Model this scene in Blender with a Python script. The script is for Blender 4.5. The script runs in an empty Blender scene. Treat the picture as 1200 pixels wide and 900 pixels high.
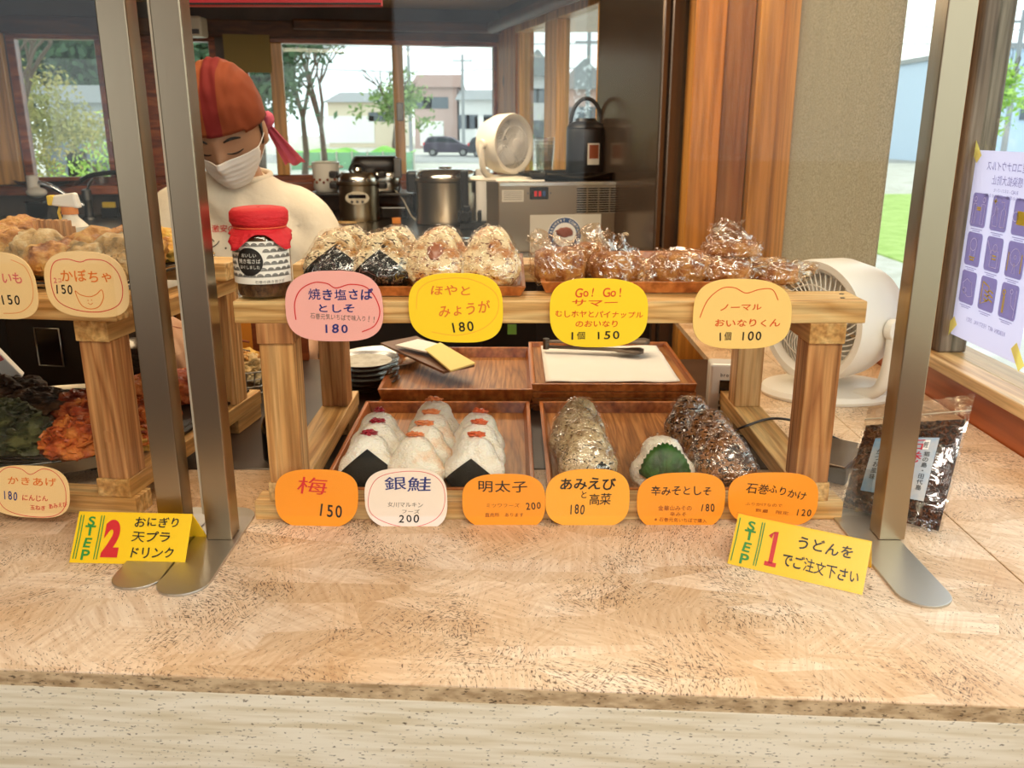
import bpy, bmesh, math, random
from mathutils import Vector, Matrix, noise
from mathutils.bvhtree import BVHTree
R = math.radians
PI = math.pi
sc = bpy.context.scene
col = sc.collection

# ---------------------------------------------------------------- camera
PITCH = R(16.3)
FPX = 1025.0
CAM = Vector((0, 0, 1.35))
cd = bpy.data.cameras.new('camera')
cd.sensor_width = 36; cd.lens = 36 * FPX / 1200; cd.clip_start = .02; cd.clip_end = 600
cam = bpy.data.objects.new('camera', cd); col.objects.link(cam)
cam.location = CAM; cam.rotation_euler = (PI / 2 - PITCH, 0, 0)
sc.camera = cam
cd.dof.use_dof = True; cd.dof.focus_distance = 1.08; cd.dof.aperture_fstop = 11.0

# ---------------------------------------------------------------- sky, lamps, exposure
w = bpy.data.worlds.new('overcast_sky'); sc.world = w; w.use_nodes = True
nt = w.node_tree
bg = nt.nodes['Background']
tc = nt.nodes.new('ShaderNodeTexCoord'); nz = nt.nodes.new('ShaderNodeTexNoise'); nz.inputs['Scale'].default_value = 2.2; nz.inputs['Detail'].default_value = 3
rp = nt.nodes.new('ShaderNodeValToRGB')
rp.color_ramp.elements[0].position = .35; rp.color_ramp.elements[0].color = (.72, .84, .95, 1)
rp.color_ramp.elements[1].position = .65; rp.color_ramp.elements[1].color = (.97, .99, 1.0, 1)
nt.links.new(tc.outputs['Generated'], nz.inputs['Vector']); nt.links.new(nz.outputs['Fac'], rp.inputs['Fac']); nt.links.new(rp.outputs['Color'], bg.inputs['Color'])
bg.inputs['Strength'].default_value = 2.5

def area(name, loc, rot, sx, sy, power, color):
    l = bpy.data.lights.new(name, 'AREA'); l.shape = 'RECTANGLE'; l.size = sx; l.size_y = sy; l.energy = power; l.color = color
    o = bpy.data.objects.new(name, l); col.objects.link(o); o.location = loc; o.rotation_euler = rot
    return o
area('customer_fill_light', (.30, -.45, 2.28), (R(22), 0, 0), 1.8, .6, 34, (1, .93, .85))  # unseen fill added to brighten the counter and the food fronts
area('kitchen_fill_light', (-.55, 2.9, 1.83), (0, 0, 0), 1.3, .3, 16, (1, .84, .64))  # added fill for the kitchen, stands for no visible fixture
area('prep_fill_light', (.15, 2.0, 2.36), (0, 0, 0), 1.4, .3, 17, (1, .82, .60))  # added warm fill that brightens the cedar planks and the cook
area('left_warm_light', (-.75, 1.5, 2.2), (0, 0, 0), .35, .35, 7, (1, .74, .46))

sc.view_settings.view_transform = 'Standard'; sc.view_settings.look = 'None'
sc.view_settings.exposure = 0.1; sc.view_settings.gamma = 1; sc.view_settings.use_curve_mapping = False
sc.cycles.transparent_max_bounces = 24
sc.cycles.max_bounces = 8

# ---------------------------------------------------------------- helpers
def at(u, v, Y):
    a = (u - 600) / FPX; k = (450 - v) / FPX; c, s = math.cos(PITCH), math.sin(PITCH)
    d = Vector((a, c + k * s, -s + k * c))
    return CAM + d * (Y / d.y)
def on(u, v, z):
    a = (u - 600) / FPX; k = (450 - v) / FPX; c, s = math.cos(PITCH), math.sin(PITCH)
    d = Vector((a, c + k * s, -s + k * c))
    return CAM + d * ((z - CAM.z) / d.z)
def lin(h):
    if not isinstance(h, str): return tuple(h) + (1,)
    o = []
    for i in (0, 2, 4):
        v = int(h[i:i + 2], 16) / 255
        o.append(v / 12.92 if v <= .04045 else ((v + .055) / 1.055) ** 2.4)
    return tuple(o) + (1,)

MATS = {}
def nodes_of(name):
    m = bpy.data.materials.new(name); m.use_nodes = True; MATS[name] = m
    n = m.node_tree.nodes; return m, m.node_tree, n['Principled BSDF']
def N(t, kind, **kw):
    n = t.nodes.new(kind)
    for k, v in kw.items():
        if k in n.inputs.keys(): n.inputs[k].default_value = v
        else: setattr(n, k, v)
    return n
def ramp(t, stops):
    n = t.nodes.new('ShaderNodeValToRGB'); e = n.color_ramp.elements
    while len(e) < len(stops): e.new(.5)
    for i, (p, c) in enumerate(stops): e[i].position = p; e[i].color = lin(c)
    return n
def mapped(t, scale, rot=(0, 0, 0)):
    c = t.nodes.new('ShaderNodeTexCoord'); mp = t.nodes.new('ShaderNodeMapping')
    mp.inputs['Scale'].default_value = scale; mp.inputs['Rotation'].default_value = rot
    t.links.new(c.outputs['Object'], mp.inputs['Vector']); return mp.outputs['Vector']
def bump(t, b, src, strength, dist=.002):
    n = N(t, 'ShaderNodeBump'); n.inputs['Strength'].default_value = strength; n.inputs['Distance'].default_value = dist
    t.links.new(src, n.inputs['Height']); t.links.new(n.outputs['Normal'], b.inputs['Normal'])

def mat(name, color, rough=.5, metal=0, vary=None, bmp=None, spec=.5, coat=0, sss=0, alpha=1, emit=None):
    """plain material: vary=(scale, second colour, low, high), bmp=(scale, strength, distance)"""
    if name in MATS: return MATS[name]
    m, t, b = nodes_of(name)
    b.inputs['Base Color'].default_value = lin(color); b.inputs['Roughness'].default_value = rough; b.inputs['Metallic'].default_value = metal
    b.inputs['Specular IOR Level'].default_value = spec; b.inputs['Coat Weight'].default_value = coat; b.inputs['Coat Roughness'].default_value = .08
    if sss: b.inputs['Subsurface Weight'].default_value = sss; b.inputs['Subsurface Radius'].default_value = (.008, .006, .005); b.inputs['Subsurface Scale'].default_value = 1
    if alpha < 1: b.inputs['Alpha'].default_value = alpha
    if emit: b.inputs['Emission Color'].default_value = lin(color); b.inputs['Emission Strength'].default_value = emit
    if vary:
        s, c2, lo, hi = vary
        n = N(t, 'ShaderNodeTexNoise', Scale=1.0, Detail=5.0, Roughness=.6); t.links.new(mapped(t, (s, s, s) if not isinstance(s, tuple) else s), n.inputs['Vector'])
        r = ramp(t, [(lo, color), (hi, c2)]); t.links.new(n.outputs['Fac'], r.inputs['Fac']); t.links.new(r.outputs['Color'], b.inputs['Base Color'])
    if bmp:
        n = N(t, 'ShaderNodeTexNoise', Scale=1.0, Detail=4.0); t.links.new(mapped(t, (bmp[0],) * 3 if not isinstance(bmp[0], tuple) else bmp[0]), n.inputs['Vector'])
        bump(t, b, n.outputs['Fac'], bmp[1], bmp[2])
    return m

def wood(name, light, mid, dark, axis='X', scale=1.0, rough=.5, coat=0, knots=False, ring=14.0):
    m, t, b = nodes_of(name)
    lo, hi = 1.6 * scale, 26 * scale
    s = {'X': (lo, hi, hi), 'Y': (hi, lo, hi), 'Z': (hi, hi, lo)}[axis]
    s2 = tuple(v * 7 if v == hi else v * 5 for v in s)
    v = mapped(t, s)
    n1 = N(t, 'ShaderNodeTexNoise', Scale=1.0, Detail=3.0, Distortion=.4); t.links.new(v, n1.inputs['Vector'])
    sn = N(t, 'ShaderNodeMath', operation='MULTIPLY'); sn.inputs[1].default_value = ring; t.links.new(n1.outputs['Fac'], sn.inputs[0])
    fr = N(t, 'ShaderNodeMath', operation='PINGPONG'); fr.inputs[1].default_value = 1.0; t.links.new(sn.outputs[0], fr.inputs[0])
    r = ramp(t, [(0, light), (.55, mid), (1, dark)]); t.links.new(fr.outputs[0], r.inputs['Fac'])
    n2 = N(t, 'ShaderNodeTexNoise', Scale=1.0, Detail=4.0); t.links.new(mapped(t, s2), n2.inputs['Vector'])
    r2 = ramp(t, [(.35, 'bdb5a8'), (.6, 'ffffff')]); t.links.new(n2.outputs['Fac'], r2.inputs['Fac'])
    mx = N(t, 'ShaderNodeMix', data_type='RGBA', blend_type='MULTIPLY'); mx.inputs[0].default_value = .8
    t.links.new(r.outputs['Color'], mx.inputs[6]); t.links.new(r2.outputs['Color'], mx.inputs[7])
    out = mx.outputs[2]
    if knots:
        vo = N(t, 'ShaderNodeTexVoronoi', Scale=1.0); t.links.new(mapped(t, {'X': (4, 9, 9), 'Y': (9, 4, 9), 'Z': (9, 9, 4)}[axis]), vo.inputs['Vector'])
        rk = ramp(t, [(.07, '4a2410'), (.13, 'ffffff')]); t.links.new(vo.outputs['Distance'], rk.inputs['Fac'])
        m2 = N(t, 'ShaderNodeMix', data_type='RGBA', blend_type='MULTIPLY'); m2.inputs[0].default_value = 1
        t.links.new(out, m2.inputs[6]); t.links.new(rk.outputs['Color'], m2.inputs[7]); out = m2.outputs[2]
    t.links.new(out, b.inputs['Base Color'])
    b.inputs['Roughness'].default_value = rough; b.inputs['Coat Weight'].default_value = coat; b.inputs['Coat Roughness'].default_value = .12
    bump(t, b, n2.outputs['Fac'], .25, .001)
    return m

def glassy(name, tint='ffffff', refl=.9, ior=1.45, rough=0.0, extra=0.0, haze=0.0):
    """thin clear sheet: passes light straight through and mirrors by fresnel"""
    m, t, b = nodes_of(name); t.nodes.remove(b)
    out = t.nodes['Material Output']
    tr = N(t, 'ShaderNodeBsdfTransparent'); tr.inputs[0].default_value = lin(tint)
    gl = N(t, 'ShaderNodeBsdfGlossy'); gl.inputs['Roughness'].default_value = rough; gl.inputs['Color'].default_value = (refl, refl, refl, 1)
    f0 = ((ior - 1) / (ior + 1)) ** 2
    lw = N(t, 'ShaderNodeLayerWeight'); lw.inputs['Blend'].default_value = .5
    pw = N(t, 'ShaderNodeMath', operation='POWER'); pw.inputs[1].default_value = 5; t.links.new(lw.outputs['Facing'], pw.inputs[0])
    ad = N(t, 'ShaderNodeMath', operation='MULTIPLY_ADD'); ad.inputs[1].default_value = 1 - f0; ad.inputs[2].default_value = f0 + extra; t.links.new(pw.outputs[0], ad.inputs[0])
    mx = N(t, 'ShaderNodeMixShader'); t.links.new(ad.outputs[0], mx.inputs[0]); t.links.new(tr.outputs[0], mx.inputs[1]); t.links.new(gl.outputs[0], mx.inputs[2])
    last = mx
    if haze:
        df = N(t, 'ShaderNodeBsdfDiffuse'); df.inputs[0].default_value = (.9, .9, .9, 1)
        m2 = N(t, 'ShaderNodeMixShader'); m2.inputs[0].default_value = haze; t.links.new(mx.outputs[0], m2.inputs[1]); t.links.new(df.outputs[0], m2.inputs[2]); last = m2
    t.links.new(last.outputs[0], out.inputs['Surface'])
    return m

def film_mat(name, scale, base=.10, strong=.75, tint='fdfaf5'):
    """crumpled cling film: clear with sharp bright creases"""
    m, t, b = nodes_of(name); t.nodes.remove(b); out = t.nodes['Material Output']
    tr = N(t, 'ShaderNodeBsdfTransparent'); tr.inputs[0].default_value = lin(tint)
    gl = N(t, 'ShaderNodeBsdfGlossy'); gl.inputs['Roughness'].default_value = .12; gl.inputs['Color'].default_value = (1, 1, 1, 1)
    v = mapped(t, (scale, scale * .45, scale))
    n = N(t, 'ShaderNodeTexNoise', Scale=1.0, Detail=3.0, Distortion=1.4); t.links.new(v, n.inputs['Vector'])
    a = N(t, 'ShaderNodeMath', operation='SUBTRACT'); a.inputs[1].default_value = .5; t.links.new(n.outputs['Fac'], a.inputs[0])
    ab = N(t, 'ShaderNodeMath', operation='ABSOLUTE'); t.links.new(a.outputs[0], ab.inputs[0])
    r = ramp(t, [(0, (strong,) * 3), (.06, (base,) * 3)]); t.links.new(ab.outputs[0], r.inputs['Fac'])
    bp = N(t, 'ShaderNodeBump'); bp.inputs['Strength'].default_value = .9; bp.inputs['Distance'].default_value = .004
    t.links.new(n.outputs['Fac'], bp.inputs['Height']); t.links.new(bp.outputs[0], gl.inputs['Normal'])
    mx = N(t, 'ShaderNodeMixShader'); t.links.new(r.outputs['Color'], mx.inputs[0]); t.links.new(tr.outputs[0], mx.inputs[1]); t.links.new(gl.outputs[0], mx.inputs[2])
    t.links.new(mx.outputs[0], out.inputs['Surface'])
    return m

class B:
    def __init__(s): s.bm = bmesh.new()
    def _m(s, vs, M):
        if M is not None:
            for v in vs: v.co = M @ v.co
    def box(s, x0, x1, y0, y1, z0, z1, M=None):
        vs = [s.bm.verts.new(c) for c in ((x0, y0, z0), (x1, y0, z0), (x1, y1, z0), (x0, y1, z0), (x0, y0, z1), (x1, y0, z1), (x1, y1, z1), (x0, y1, z1))]
        for f in ((0, 3, 2, 1), (4, 5, 6, 7), (0, 1, 5, 4), (1, 2, 6, 5), (2, 3, 7, 6), (3, 0, 4, 7)): s.bm.faces.new([vs[i] for i in f])
        s._m(vs, M); return s
    def hexa(s, p):                                                    # eight corners, bottom four then top four
        vs = [s.bm.verts.new(c) for c in p]
        for f in ((0, 3, 2, 1), (4, 5, 6, 7), (0, 1, 5, 4), (1, 2, 6, 5), (2, 3, 7, 6), (3, 0, 4, 7)): s.bm.faces.new([vs[i] for i in f])
        return s
    def lathe(s, prof, c=(0, 0, 0), seg=40, M=None, sy=1.0, cap=True):
        rings = []; allv = []
        for r, z in prof:
            ring = [s.bm.verts.new((c[0] + r * math.cos(2 * PI * i / seg), c[1] + sy * r * math.sin(2 * PI * i / seg), c[2] + z)) for i in range(seg)]
            rings.append(ring); allv += ring
        for a, b in zip(rings, rings[1:]):
            for i in range(seg): s.bm.faces.new((a[i], a[(i + 1) % seg], b[(i + 1) % seg], b[i]))
        if cap:
            if prof[0][0] > 1e-6: s.bm.faces.new(rings[0][::-1])
            if prof[-1][0] > 1e-6: s.bm.faces.new(rings[-1])
        s._m(allv, M); return s
    def cyl(s, p0, p1, r, r2=None, seg=24):
        p0, p1 = Vector(p0), Vector(p1); d = p1 - p0
        M = Matrix.Translation(p0) @ d.to_track_quat('Z', 'Y').to_matrix().to_4x4()
        return s.lathe([(r, 0), (r if r2 is None else r2, d.length)], seg=seg, M=M)
    def tube(s, pts, r, seg=8, closed=False, rad=None):
        pts = [Vector(p) for p in pts]; n = len(pts); rings = []; up = Vector((0, 0, 1)); last = None
        for i, p in enumerate(pts):
            if closed: d = pts[(i + 1) % n] - pts[i - 1]
            else: d = pts[min(i + 1, n - 1)] - pts[max(i - 1, 0)]
            d = d.normalized() if d.length > 1e-9 else Vector((0, 0, 1))
            if last is None:
                a = d.cross(up); a = d.cross(Vector((1, 0, 0))) if a.length < .05 else a
            else: a = last - d * last.dot(d)
            a.normalize(); last = a; b2 = d.cross(a); rr = rad[i] if rad else r
            rings.append([s.bm.verts.new(p + (a * math.cos(2 * PI * k / seg) + b2 * math.sin(2 * PI * k / seg)) * rr) for k in range(seg)])
        for i in range(n if closed else n - 1):
            a, b2 = rings[i], rings[(i + 1) % n]
            for k in range(seg): s.bm.faces.new((a[k], a[(k + 1) % seg], b2[(k + 1) % seg], b2[k]))
        if not closed: s.bm.faces.new(rings[0][::-1]); s.bm.faces.new(rings[-1])
        return s
    def prism(s, outline, h, M=None):                                  # outline in XY, thickness along +Z
        a = [s.bm.verts.new((x, y, 0)) for x, y in outline]; b2 = [s.bm.verts.new((x, y, h)) for x, y in outline]; n = len(a)
        s.bm.faces.new(a[::-1]); s.bm.faces.new(b2)
        for i in range(n): s.bm.faces.new((a[i], a[(i + 1) % n], b2[(i + 1) % n], b2[i]))
        s._m(a + b2, M); return s
    def ball(s, c, r, sub=3, M=None, fn=None):
        g = bmesh.ops.create_icosphere(s.bm, subdivisions=sub, radius=1)['verts']
        for v in g:
            q = Vector((v.co.x * r[0], v.co.y * r[1], v.co.z * r[2])) if not isinstance(r, (int, float)) else v.co * r
            v.co = (fn(q, v.co.copy()) if fn else q)
            if M is not None: v.co = M @ v.co
            v.co += Vector(c)
        return s
    def sheet(s, rows, closed=False):                                  # rows of points -> quads
        g = [[s.bm.verts.new(p) for p in row] for row in rows]
        for a, b2 in zip(g, g[1:]):
            m = len(a)
            for i in range(m if closed else m - 1): s.bm.faces.new((a[i], a[(i + 1) % m], b2[(i + 1) % m], b2[i]))
        return s
    def build(s, name, m, parent=None, smooth=None, bevel=0, solid=0, sub=0):
        me = bpy.data.meshes.new(name); bmesh.ops.recalc_face_normals(s.bm, faces=s.bm.faces); s.bm.to_mesh(me); s.bm.free()
        if m is not None: me.materials.append(MATS[m] if isinstance(m, str) else m)
        if smooth is not None:
            me.shade_smooth()
            if smooth < 180: me.set_sharp_from_angle(angle=R(smooth))
        o = bpy.data.objects.new(name, me); col.objects.link(o)
        if parent is not None: o.parent = parent
        if solid: q = o.modifiers.new('solid', 'SOLIDIFY'); q.thickness = solid; q.offset = 0
        if bevel: q = o.modifiers.new('bevel', 'BEVEL'); q.width = bevel; q.segments = 2; q.limit_method = 'ANGLE'; q.angle_limit = R(35)
        if sub: q = o.modifiers.new('sub', 'SUBSURF'); q.levels = sub; q.render_levels = sub
        return o

def tag(o, label, cat=None, group=None, kind=None):
    if label: o['label'] = label
    if cat: o['category'] = cat
    if group: o['group'] = group
    if kind: o['kind'] = kind
    return o
def thing(name, label, cat, loc=(0, 0, 0), rz=0, group=None, rot=None):
    o = bpy.data.objects.new(name, None); col.objects.link(o); o.empty_display_size = .05
    o.location = loc; o.rotation_euler = rot if rot else (0, 0, rz)
    return tag(o, label, cat, group)
def struct(name, b, m, parent=None, **kw):
    o = b.build(name, m, parent, **kw)
    if parent is None: o['kind'] = 'structure'
    return o
def dup(o, loc=None, parent=None):
    c = o.copy(); col.objects.link(c); c.parent = parent
    if loc is not None: c.location = loc
    for ch in o.children: dup(ch, None, c)
    return c

# ---------------------------------------------------------------- lettering
fc = bpy.data.curves.new('lettering_source', 'FONT'); fo = bpy.data.objects.new('lettering_source', fc); col.objects.link(fo)
GL = {}
def glyph(ch, wgt):
    k = (ch, wgt)
    if k not in GL:
        fc.body = ch; fc.offset = wgt; fc.resolution_u = 3 if ord(ch) > 256 else 8
        bpy.context.view_layer.update()
        me = bpy.data.meshes.new_from_object(fo.evaluated_get(bpy.context.evaluated_depsgraph_get()))
        vs = [v.co.copy() for v in me.vertices]; fs = [tuple(p.vertices) for p in me.polygons]
        bpy.data.meshes.remove(me)
        GL[k] = (vs, fs)
    return GL[k]
def lettering(name, parent, lines, m, M=None, wgt=0.0, jit=.06, seed=1, proj=None):
    """lines: (text, x centre, y centre, width, height[, slope degrees]) in local XY; one mesh"""
    rnd = random.Random(seed); bm = bmesh.new()
    for ln in lines:
        tx, cx, cy, wd, ht = ln[:5]; slope = R(ln[5]) if len(ln) > 5 else 0; vert = len(ln) > 6 and ln[6]
        n = len(tx)
        for i, ch in enumerate(tx):
            if ch == ' ': continue
            vs, fs = glyph(ch, (0.0 if ch == '梅' else min(wgt, .006)) if ord(ch) > 0x4e00 else wgt)
            if not vs: continue
            x0 = min(v.x for v in vs); x1 = max(v.x for v in vs)
            kana = ord(ch) > 256
            if kana: ex, ey, mx, my = .95, .95, .5, .36
            else: ex, ey, mx, my = .56, .73, (x0 + x1) / 2, .365
            if vert: cell, px, py = ht / n, 0, ht / 2 - ht / n * (i + .5); sx, sy = wd / ex * .95, ht / n / ey * .9
            else: px = -wd / 2 + wd / n * (i + .5); py = 0; sx, sy = wd / n / ex * (.94 if kana else .86), ht / ey
            sk = rnd.uniform(-.06, .14) if jit else 0; an = slope + rnd.uniform(-1, 1) * jit; ca, sa = math.cos(an), math.sin(an); jy = rnd.uniform(-1, 1) * jit * ht * .6
            js = 1 + rnd.uniform(-1, 1) * jit
            new = []
            for v in vs:
                a = (v.x - mx) * sx * js; b2 = (v.y - my) * sy * js; a += b2 * sk
                a, b2 = a * ca - b2 * sa, a * sa + b2 * ca
                qx, qy = px, py + jy; qx, qy = qx * math.cos(slope) - qy * math.sin(slope), qx * math.sin(slope) + qy * math.cos(slope)
                p = Vector((cx + qx + a, cy + qy + b2, 0)); p = M @ p if M is not None else p
                if proj: p = proj(p)
                new.append(bm.verts.new(p))
            for f in fs:
                try: bm.faces.new([new[j] for j in f])
                except ValueError: pass
    me = bpy.data.meshes.new(name); bm.to_mesh(me); bm.free(); me.materials.append(MATS[m] if isinstance(m, str) else m)
    o = bpy.data.objects.new(name, me); col.objects.link(o); o.parent = parent
    return o
def strokes(name, parent, paths, wd, m, M=None, lift=0.0):
    """drawn pen lines as flat ribbons in local XY"""
    bm = bmesh.new()
    for pts in paths:
        P = [Vector((a, b2, 0)) for a, b2 in pts]; row = []
        for i, p in enumerate(P):
            d = P[min(i + 1, len(P) - 1)] - P[max(i - 1, 0)]; d = d.normalized() if d.length > 1e-9 else Vector((1, 0, 0)); nn = Vector((-d.y, d.x, 0)) * wd / 2
            row.append([p - nn, p + nn])
        g = [[bm.verts.new(M @ q if M is not None else q) for q in r] for r in row]
        for a, b2 in zip(g, g[1:]): bm.faces.new((a[0], b2[0], b2[1], a[1]))
    me = bpy.data.meshes.new(name); bm.to_mesh(me); bm.free(); me.materials.append(MATS[m] if isinstance(m, str) else m)
    o = bpy.data.objects.new(name, me); col.objects.link(o); o.parent = parent
    return o
def spline(pts, n=8, closed=False):
    out = []; L = len(pts)
    for i in range(L if closed else L - 1):
        if closed: p0, p1, p2, p3 = pts[i - 1], pts[i], pts[(i + 1) % L], pts[(i + 2) % L]
        else: p0, p1, p2, p3 = pts[max(i - 1, 0)], pts[i], pts[i + 1], pts[min(i + 2, L - 1)]
        for k in range(n):
            t = k / n; out.append(tuple(.5 * (2 * b2 + (c - a) * t + (2 * a - 5 * b2 + 4 * c - d) * t * t + (3 * b2 - a - 3 * c + d) * t ** 3) for a, b2, c, d in zip(p0, p1, p2, p3)))
    if not closed: out.append(tuple(pts[-1]))
    return out
STAND = Matrix.Rotation(PI / 2, 4, 'X')                                 # local XY sheet -> upright, facing -Y
# ---------------------------------------------------------------- materials
def osb():
    m, t, b = nodes_of('osb_board')
    L = t.links
    def layer(cs, fine, seed):
        v = mapped(t, cs, (0, 0, seed)); vo = N(t, 'ShaderNodeTexVoronoi', Scale=1.0, Randomness=1.0); L.new(v, vo.inputs['Vector'])
        sp = N(t, 'ShaderNodeSeparateColor'); L.new(vo.outputs['Color'], sp.inputs[0])
        an = N(t, 'ShaderNodeMath', operation='MULTIPLY'); an.inputs[1].default_value = 2.6; L.new(sp.outputs[0], an.inputs[0])
        c = t.nodes.new('ShaderNodeTexCoord'); vr = N(t, 'ShaderNodeVectorRotate', rotation_type='Z_AXIS'); L.new(c.outputs['Object'], vr.inputs['Vector']); L.new(an.outputs[0], vr.inputs['Angle'])
        mp = N(t, 'ShaderNodeMapping'); mp.inputs['Scale'].default_value = fine; L.new(vr.outputs[0], mp.inputs['Vector'])
        n = N(t, 'ShaderNodeTexNoise', Scale=1.0, Detail=3.0); L.new(mp.outputs[0], n.inputs['Vector'])
        mp2 = N(t, 'ShaderNodeMapping'); mp2.inputs['Scale'].default_value = (150, 640, 150); L.new(vr.outputs[0], mp2.inputs['Vector'])
        n2 = N(t, 'ShaderNodeTexNoise', Scale=1.0, Detail=2.0); L.new(mp2.outputs[0], n2.inputs['Vector'])
        return sp, n, n2, vo
    sp, n, fl, vo = layer((7, 24, 1), (9, 170, 9), .5)
    sp2, nb, fl2, vo2 = layer((30, 13, 1), (14, 300, 14), -.7)
    base = ramp(t, [(0, 'd9bf9f'), (.5, 'e6cfb2'), (1, 'efdcc4')]); L.new(sp.outputs[1], base.inputs['Fac'])
    st = ramp(t, [(.3, 'd4bca4'), (.6, 'ffffff')]); L.new(n.outputs['Fac'], st.inputs['Fac'])
    mx = N(t, 'ShaderNodeMix', data_type='RGBA', blend_type='MULTIPLY'); mx.inputs[0].default_value = .45; L.new(base.outputs[0], mx.inputs[6]); L.new(st.outputs[0], mx.inputs[7])
    st2 = ramp(t, [(.3, 'd8c2aa'), (.6, 'ffffff')]); L.new(nb.outputs['Fac'], st2.inputs['Fac'])
    mb = N(t, 'ShaderNodeMix', data_type='RGBA', blend_type='MULTIPLY'); mb.inputs[0].default_value = .4; L.new(mx.outputs[2], mb.inputs[6]); L.new(st2.outputs[0], mb.inputs[7])
    # dark pits between strands, in patches
    pt = N(t, 'ShaderNodeTexNoise', Scale=13.0, Detail=3.0); L.new(mapped(t, (1, 1, 1)), pt.inputs['Vector'])
    lo = ramp(t, [(.42, (0, 0, 0)), (.62, (.085,) * 3)]); L.new(pt.outputs['Fac'], lo.inputs['Fac'])
    cur = mb.outputs[2]; hs = n.outputs['Fac']
    for f in (fl, fl2):
        ad = N(t, 'ShaderNodeMath', operation='ADD'); L.new(f.outputs['Fac'], ad.inputs[0]); L.new(lo.outputs[0], ad.inputs[1])
        th = ramp(t, [(.675, 'ffffff'), (.70, '5a4028')]); L.new(ad.outputs[0], th.inputs['Fac'])
        m3 = N(t, 'ShaderNodeMix', data_type='RGBA', blend_type='MULTIPLY'); m3.inputs[0].default_value = .9; L.new(cur, m3.inputs[6]); L.new(th.outputs[0], m3.inputs[7]); cur = m3.outputs[2]
    # worn oily patches
    pw = N(t, 'ShaderNodeTexNoise', Scale=5.0, Detail=4.0); L.new(mapped(t, (1, 1, 1), (0, 0, 2)), pw.inputs['Vector'])
    rw = ramp(t, [(.38, 'ecd0a8'), (.6, 'ffffff')]); L.new(pw.outputs['Fac'], rw.inputs['Fac'])
    m4 = N(t, 'ShaderNodeMix', data_type='RGBA', blend_type='MULTIPLY'); m4.inputs[0].default_value = .6; L.new(cur, m4.inputs[6]); L.new(rw.outputs[0], m4.inputs[7])
    L.new(m4.outputs[2], b.inputs['Base Color']); b.inputs['Roughness'].default_value = .42; b.inputs['Specular IOR Level'].default_value = .4
    bump(t, b, n.outputs['Fac'], .2, .0006)
osb()
def edge_board(name, base, dark, flecks, sx=5):
    m, t, b = nodes_of(name); L = t.links
    n = N(t, 'ShaderNodeTexNoise', Scale=1.0, Detail=5.0); L.new(mapped(t, (sx, 160, 160)), n.inputs['Vector'])
    r = ramp(t, [(.35, dark), (.6, base)]); L.new(n.outputs['Fac'], r.inputs['Fac'])
    f = N(t, 'ShaderNodeTexNoise', Scale=1.0, Detail=2.0); L.new(mapped(t, (190, 620, 620)), f.inputs['Vector'])
    th = ramp(t, [(flecks, 'ffffff'), (flecks + .03, '4c3a26')]); L.new(f.outputs['Fac'], th.inputs['Fac'])
    mx = N(t, 'ShaderNodeMix', data_type='RGBA', blend_type='MULTIPLY'); mx.inputs[0].default_value = .85; L.new(r.outputs[0], mx.inputs[6]); L.new(th.outputs[0], mx.inputs[7])
    L.new(mx.outputs[2], b.inputs['Base Color']); b.inputs['Roughness'].default_value = .6; bump(t, b, n.outputs['Fac'], .3, .001)
edge_board('osb_edge', 'cbae86', 'a0825c', .62, 60)
edge_board('front_board_wood', 'efe2c8', 'd9c7a4', .655, 3)
wood('pine', 'e9c88e', 'e0b678', 'c99858', 'X', knots=True)
wood('pine_y', 'e6c288', 'd8ac6c', 'bf8c4e', 'Y', ring=6)
wood('pine_z', 'dfb27a', 'd29e62', 'b57f48', 'Z')
wood('pine_red_z', 'cf9a64', 'bd8450', '9c6438', 'Z')
wood('tray_wood', 'cb7f42', 'bb6e34', '9c5424', 'Y', scale=.6, rough=.35, coat=.3, ring=8)
wood('tray_floor', 'c08850', 'ae743e', '8e5a2c', 'Y', scale=1.3, rough=.4, coat=.2, ring=16)
wood('cedar_z', 'dc9a48', 'd48c38', 'be742a', 'Z', scale=.35, rough=.4, coat=.2, ring=3)
wood('cedar_light_z', 'e6b068', 'dca254', 'c88c3e', 'Z', scale=.35, rough=.45, coat=.2, ring=3)
wood('cedar_brown_z', 'b88048', 'a9703a', '925a2c', 'Z', scale=.35, rough=.4, coat=.2, ring=3)
wood('cedar_x', 'b5622a', '9e4d1d', '7a3512', 'X', scale=.5, rough=.4, coat=.25, ring=6)
wood('cedar_dark_x', '6f4222', '5f361b', '452612', 'X', scale=.5, rough=.5, ring=6)
wood('cedar_panel', 'bf6224', 'b1561c', '9a4614', 'Y', scale=.3, rough=.35, coat=.3, ring=4)
wood('grey_wood_z', '8c7b66', '7b6a56', '5c4d3c', 'Z', scale=.8, rough=.6, ring=10)
wood('sill_wood', 'e0bd8a', 'd3a96f', 'b98951', 'Y', scale=.6, rough=.4, ring=8)
wood('knotty_pine_z', 'd9953f', 'cf8533', 'b36c25', 'Z', scale=.4, rough=.45, coat=.2, knots=True, ring=6)
mat('steel', 'c6c2b8', .36, 1, bmp=((900, 8, 8), .05, .0005))
mat('steel_v', 'a8987e', .3, 1, bmp=((600, 600, 6), .06, .0005))
mat('steel_bright', 'd8d8d8', .12, 1)
mat('steel_dark', '6a6864', .35, 1)
mat('kitchen_steel', '8b857c', .3, 1, bmp=((6, 300, 300), .05, .0005))
mat('black_plastic', '141414', .35)
mat('black_gloss', '0c0c0d', .12)
mat('dark_metal', '1d1a18', .45, .3)
mat('white_plastic', 'ece7dc', .35)
mat('cream_plastic', 'e5dcc8', .4)
mat('beige_plastic', 'cfc3aa', .45)
mat('white_paper', 'f3efe8', .8)
mat('ceiling_paint', 'b08c68', .25, vary=(2, 'c09a74', .4, .6))
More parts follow.
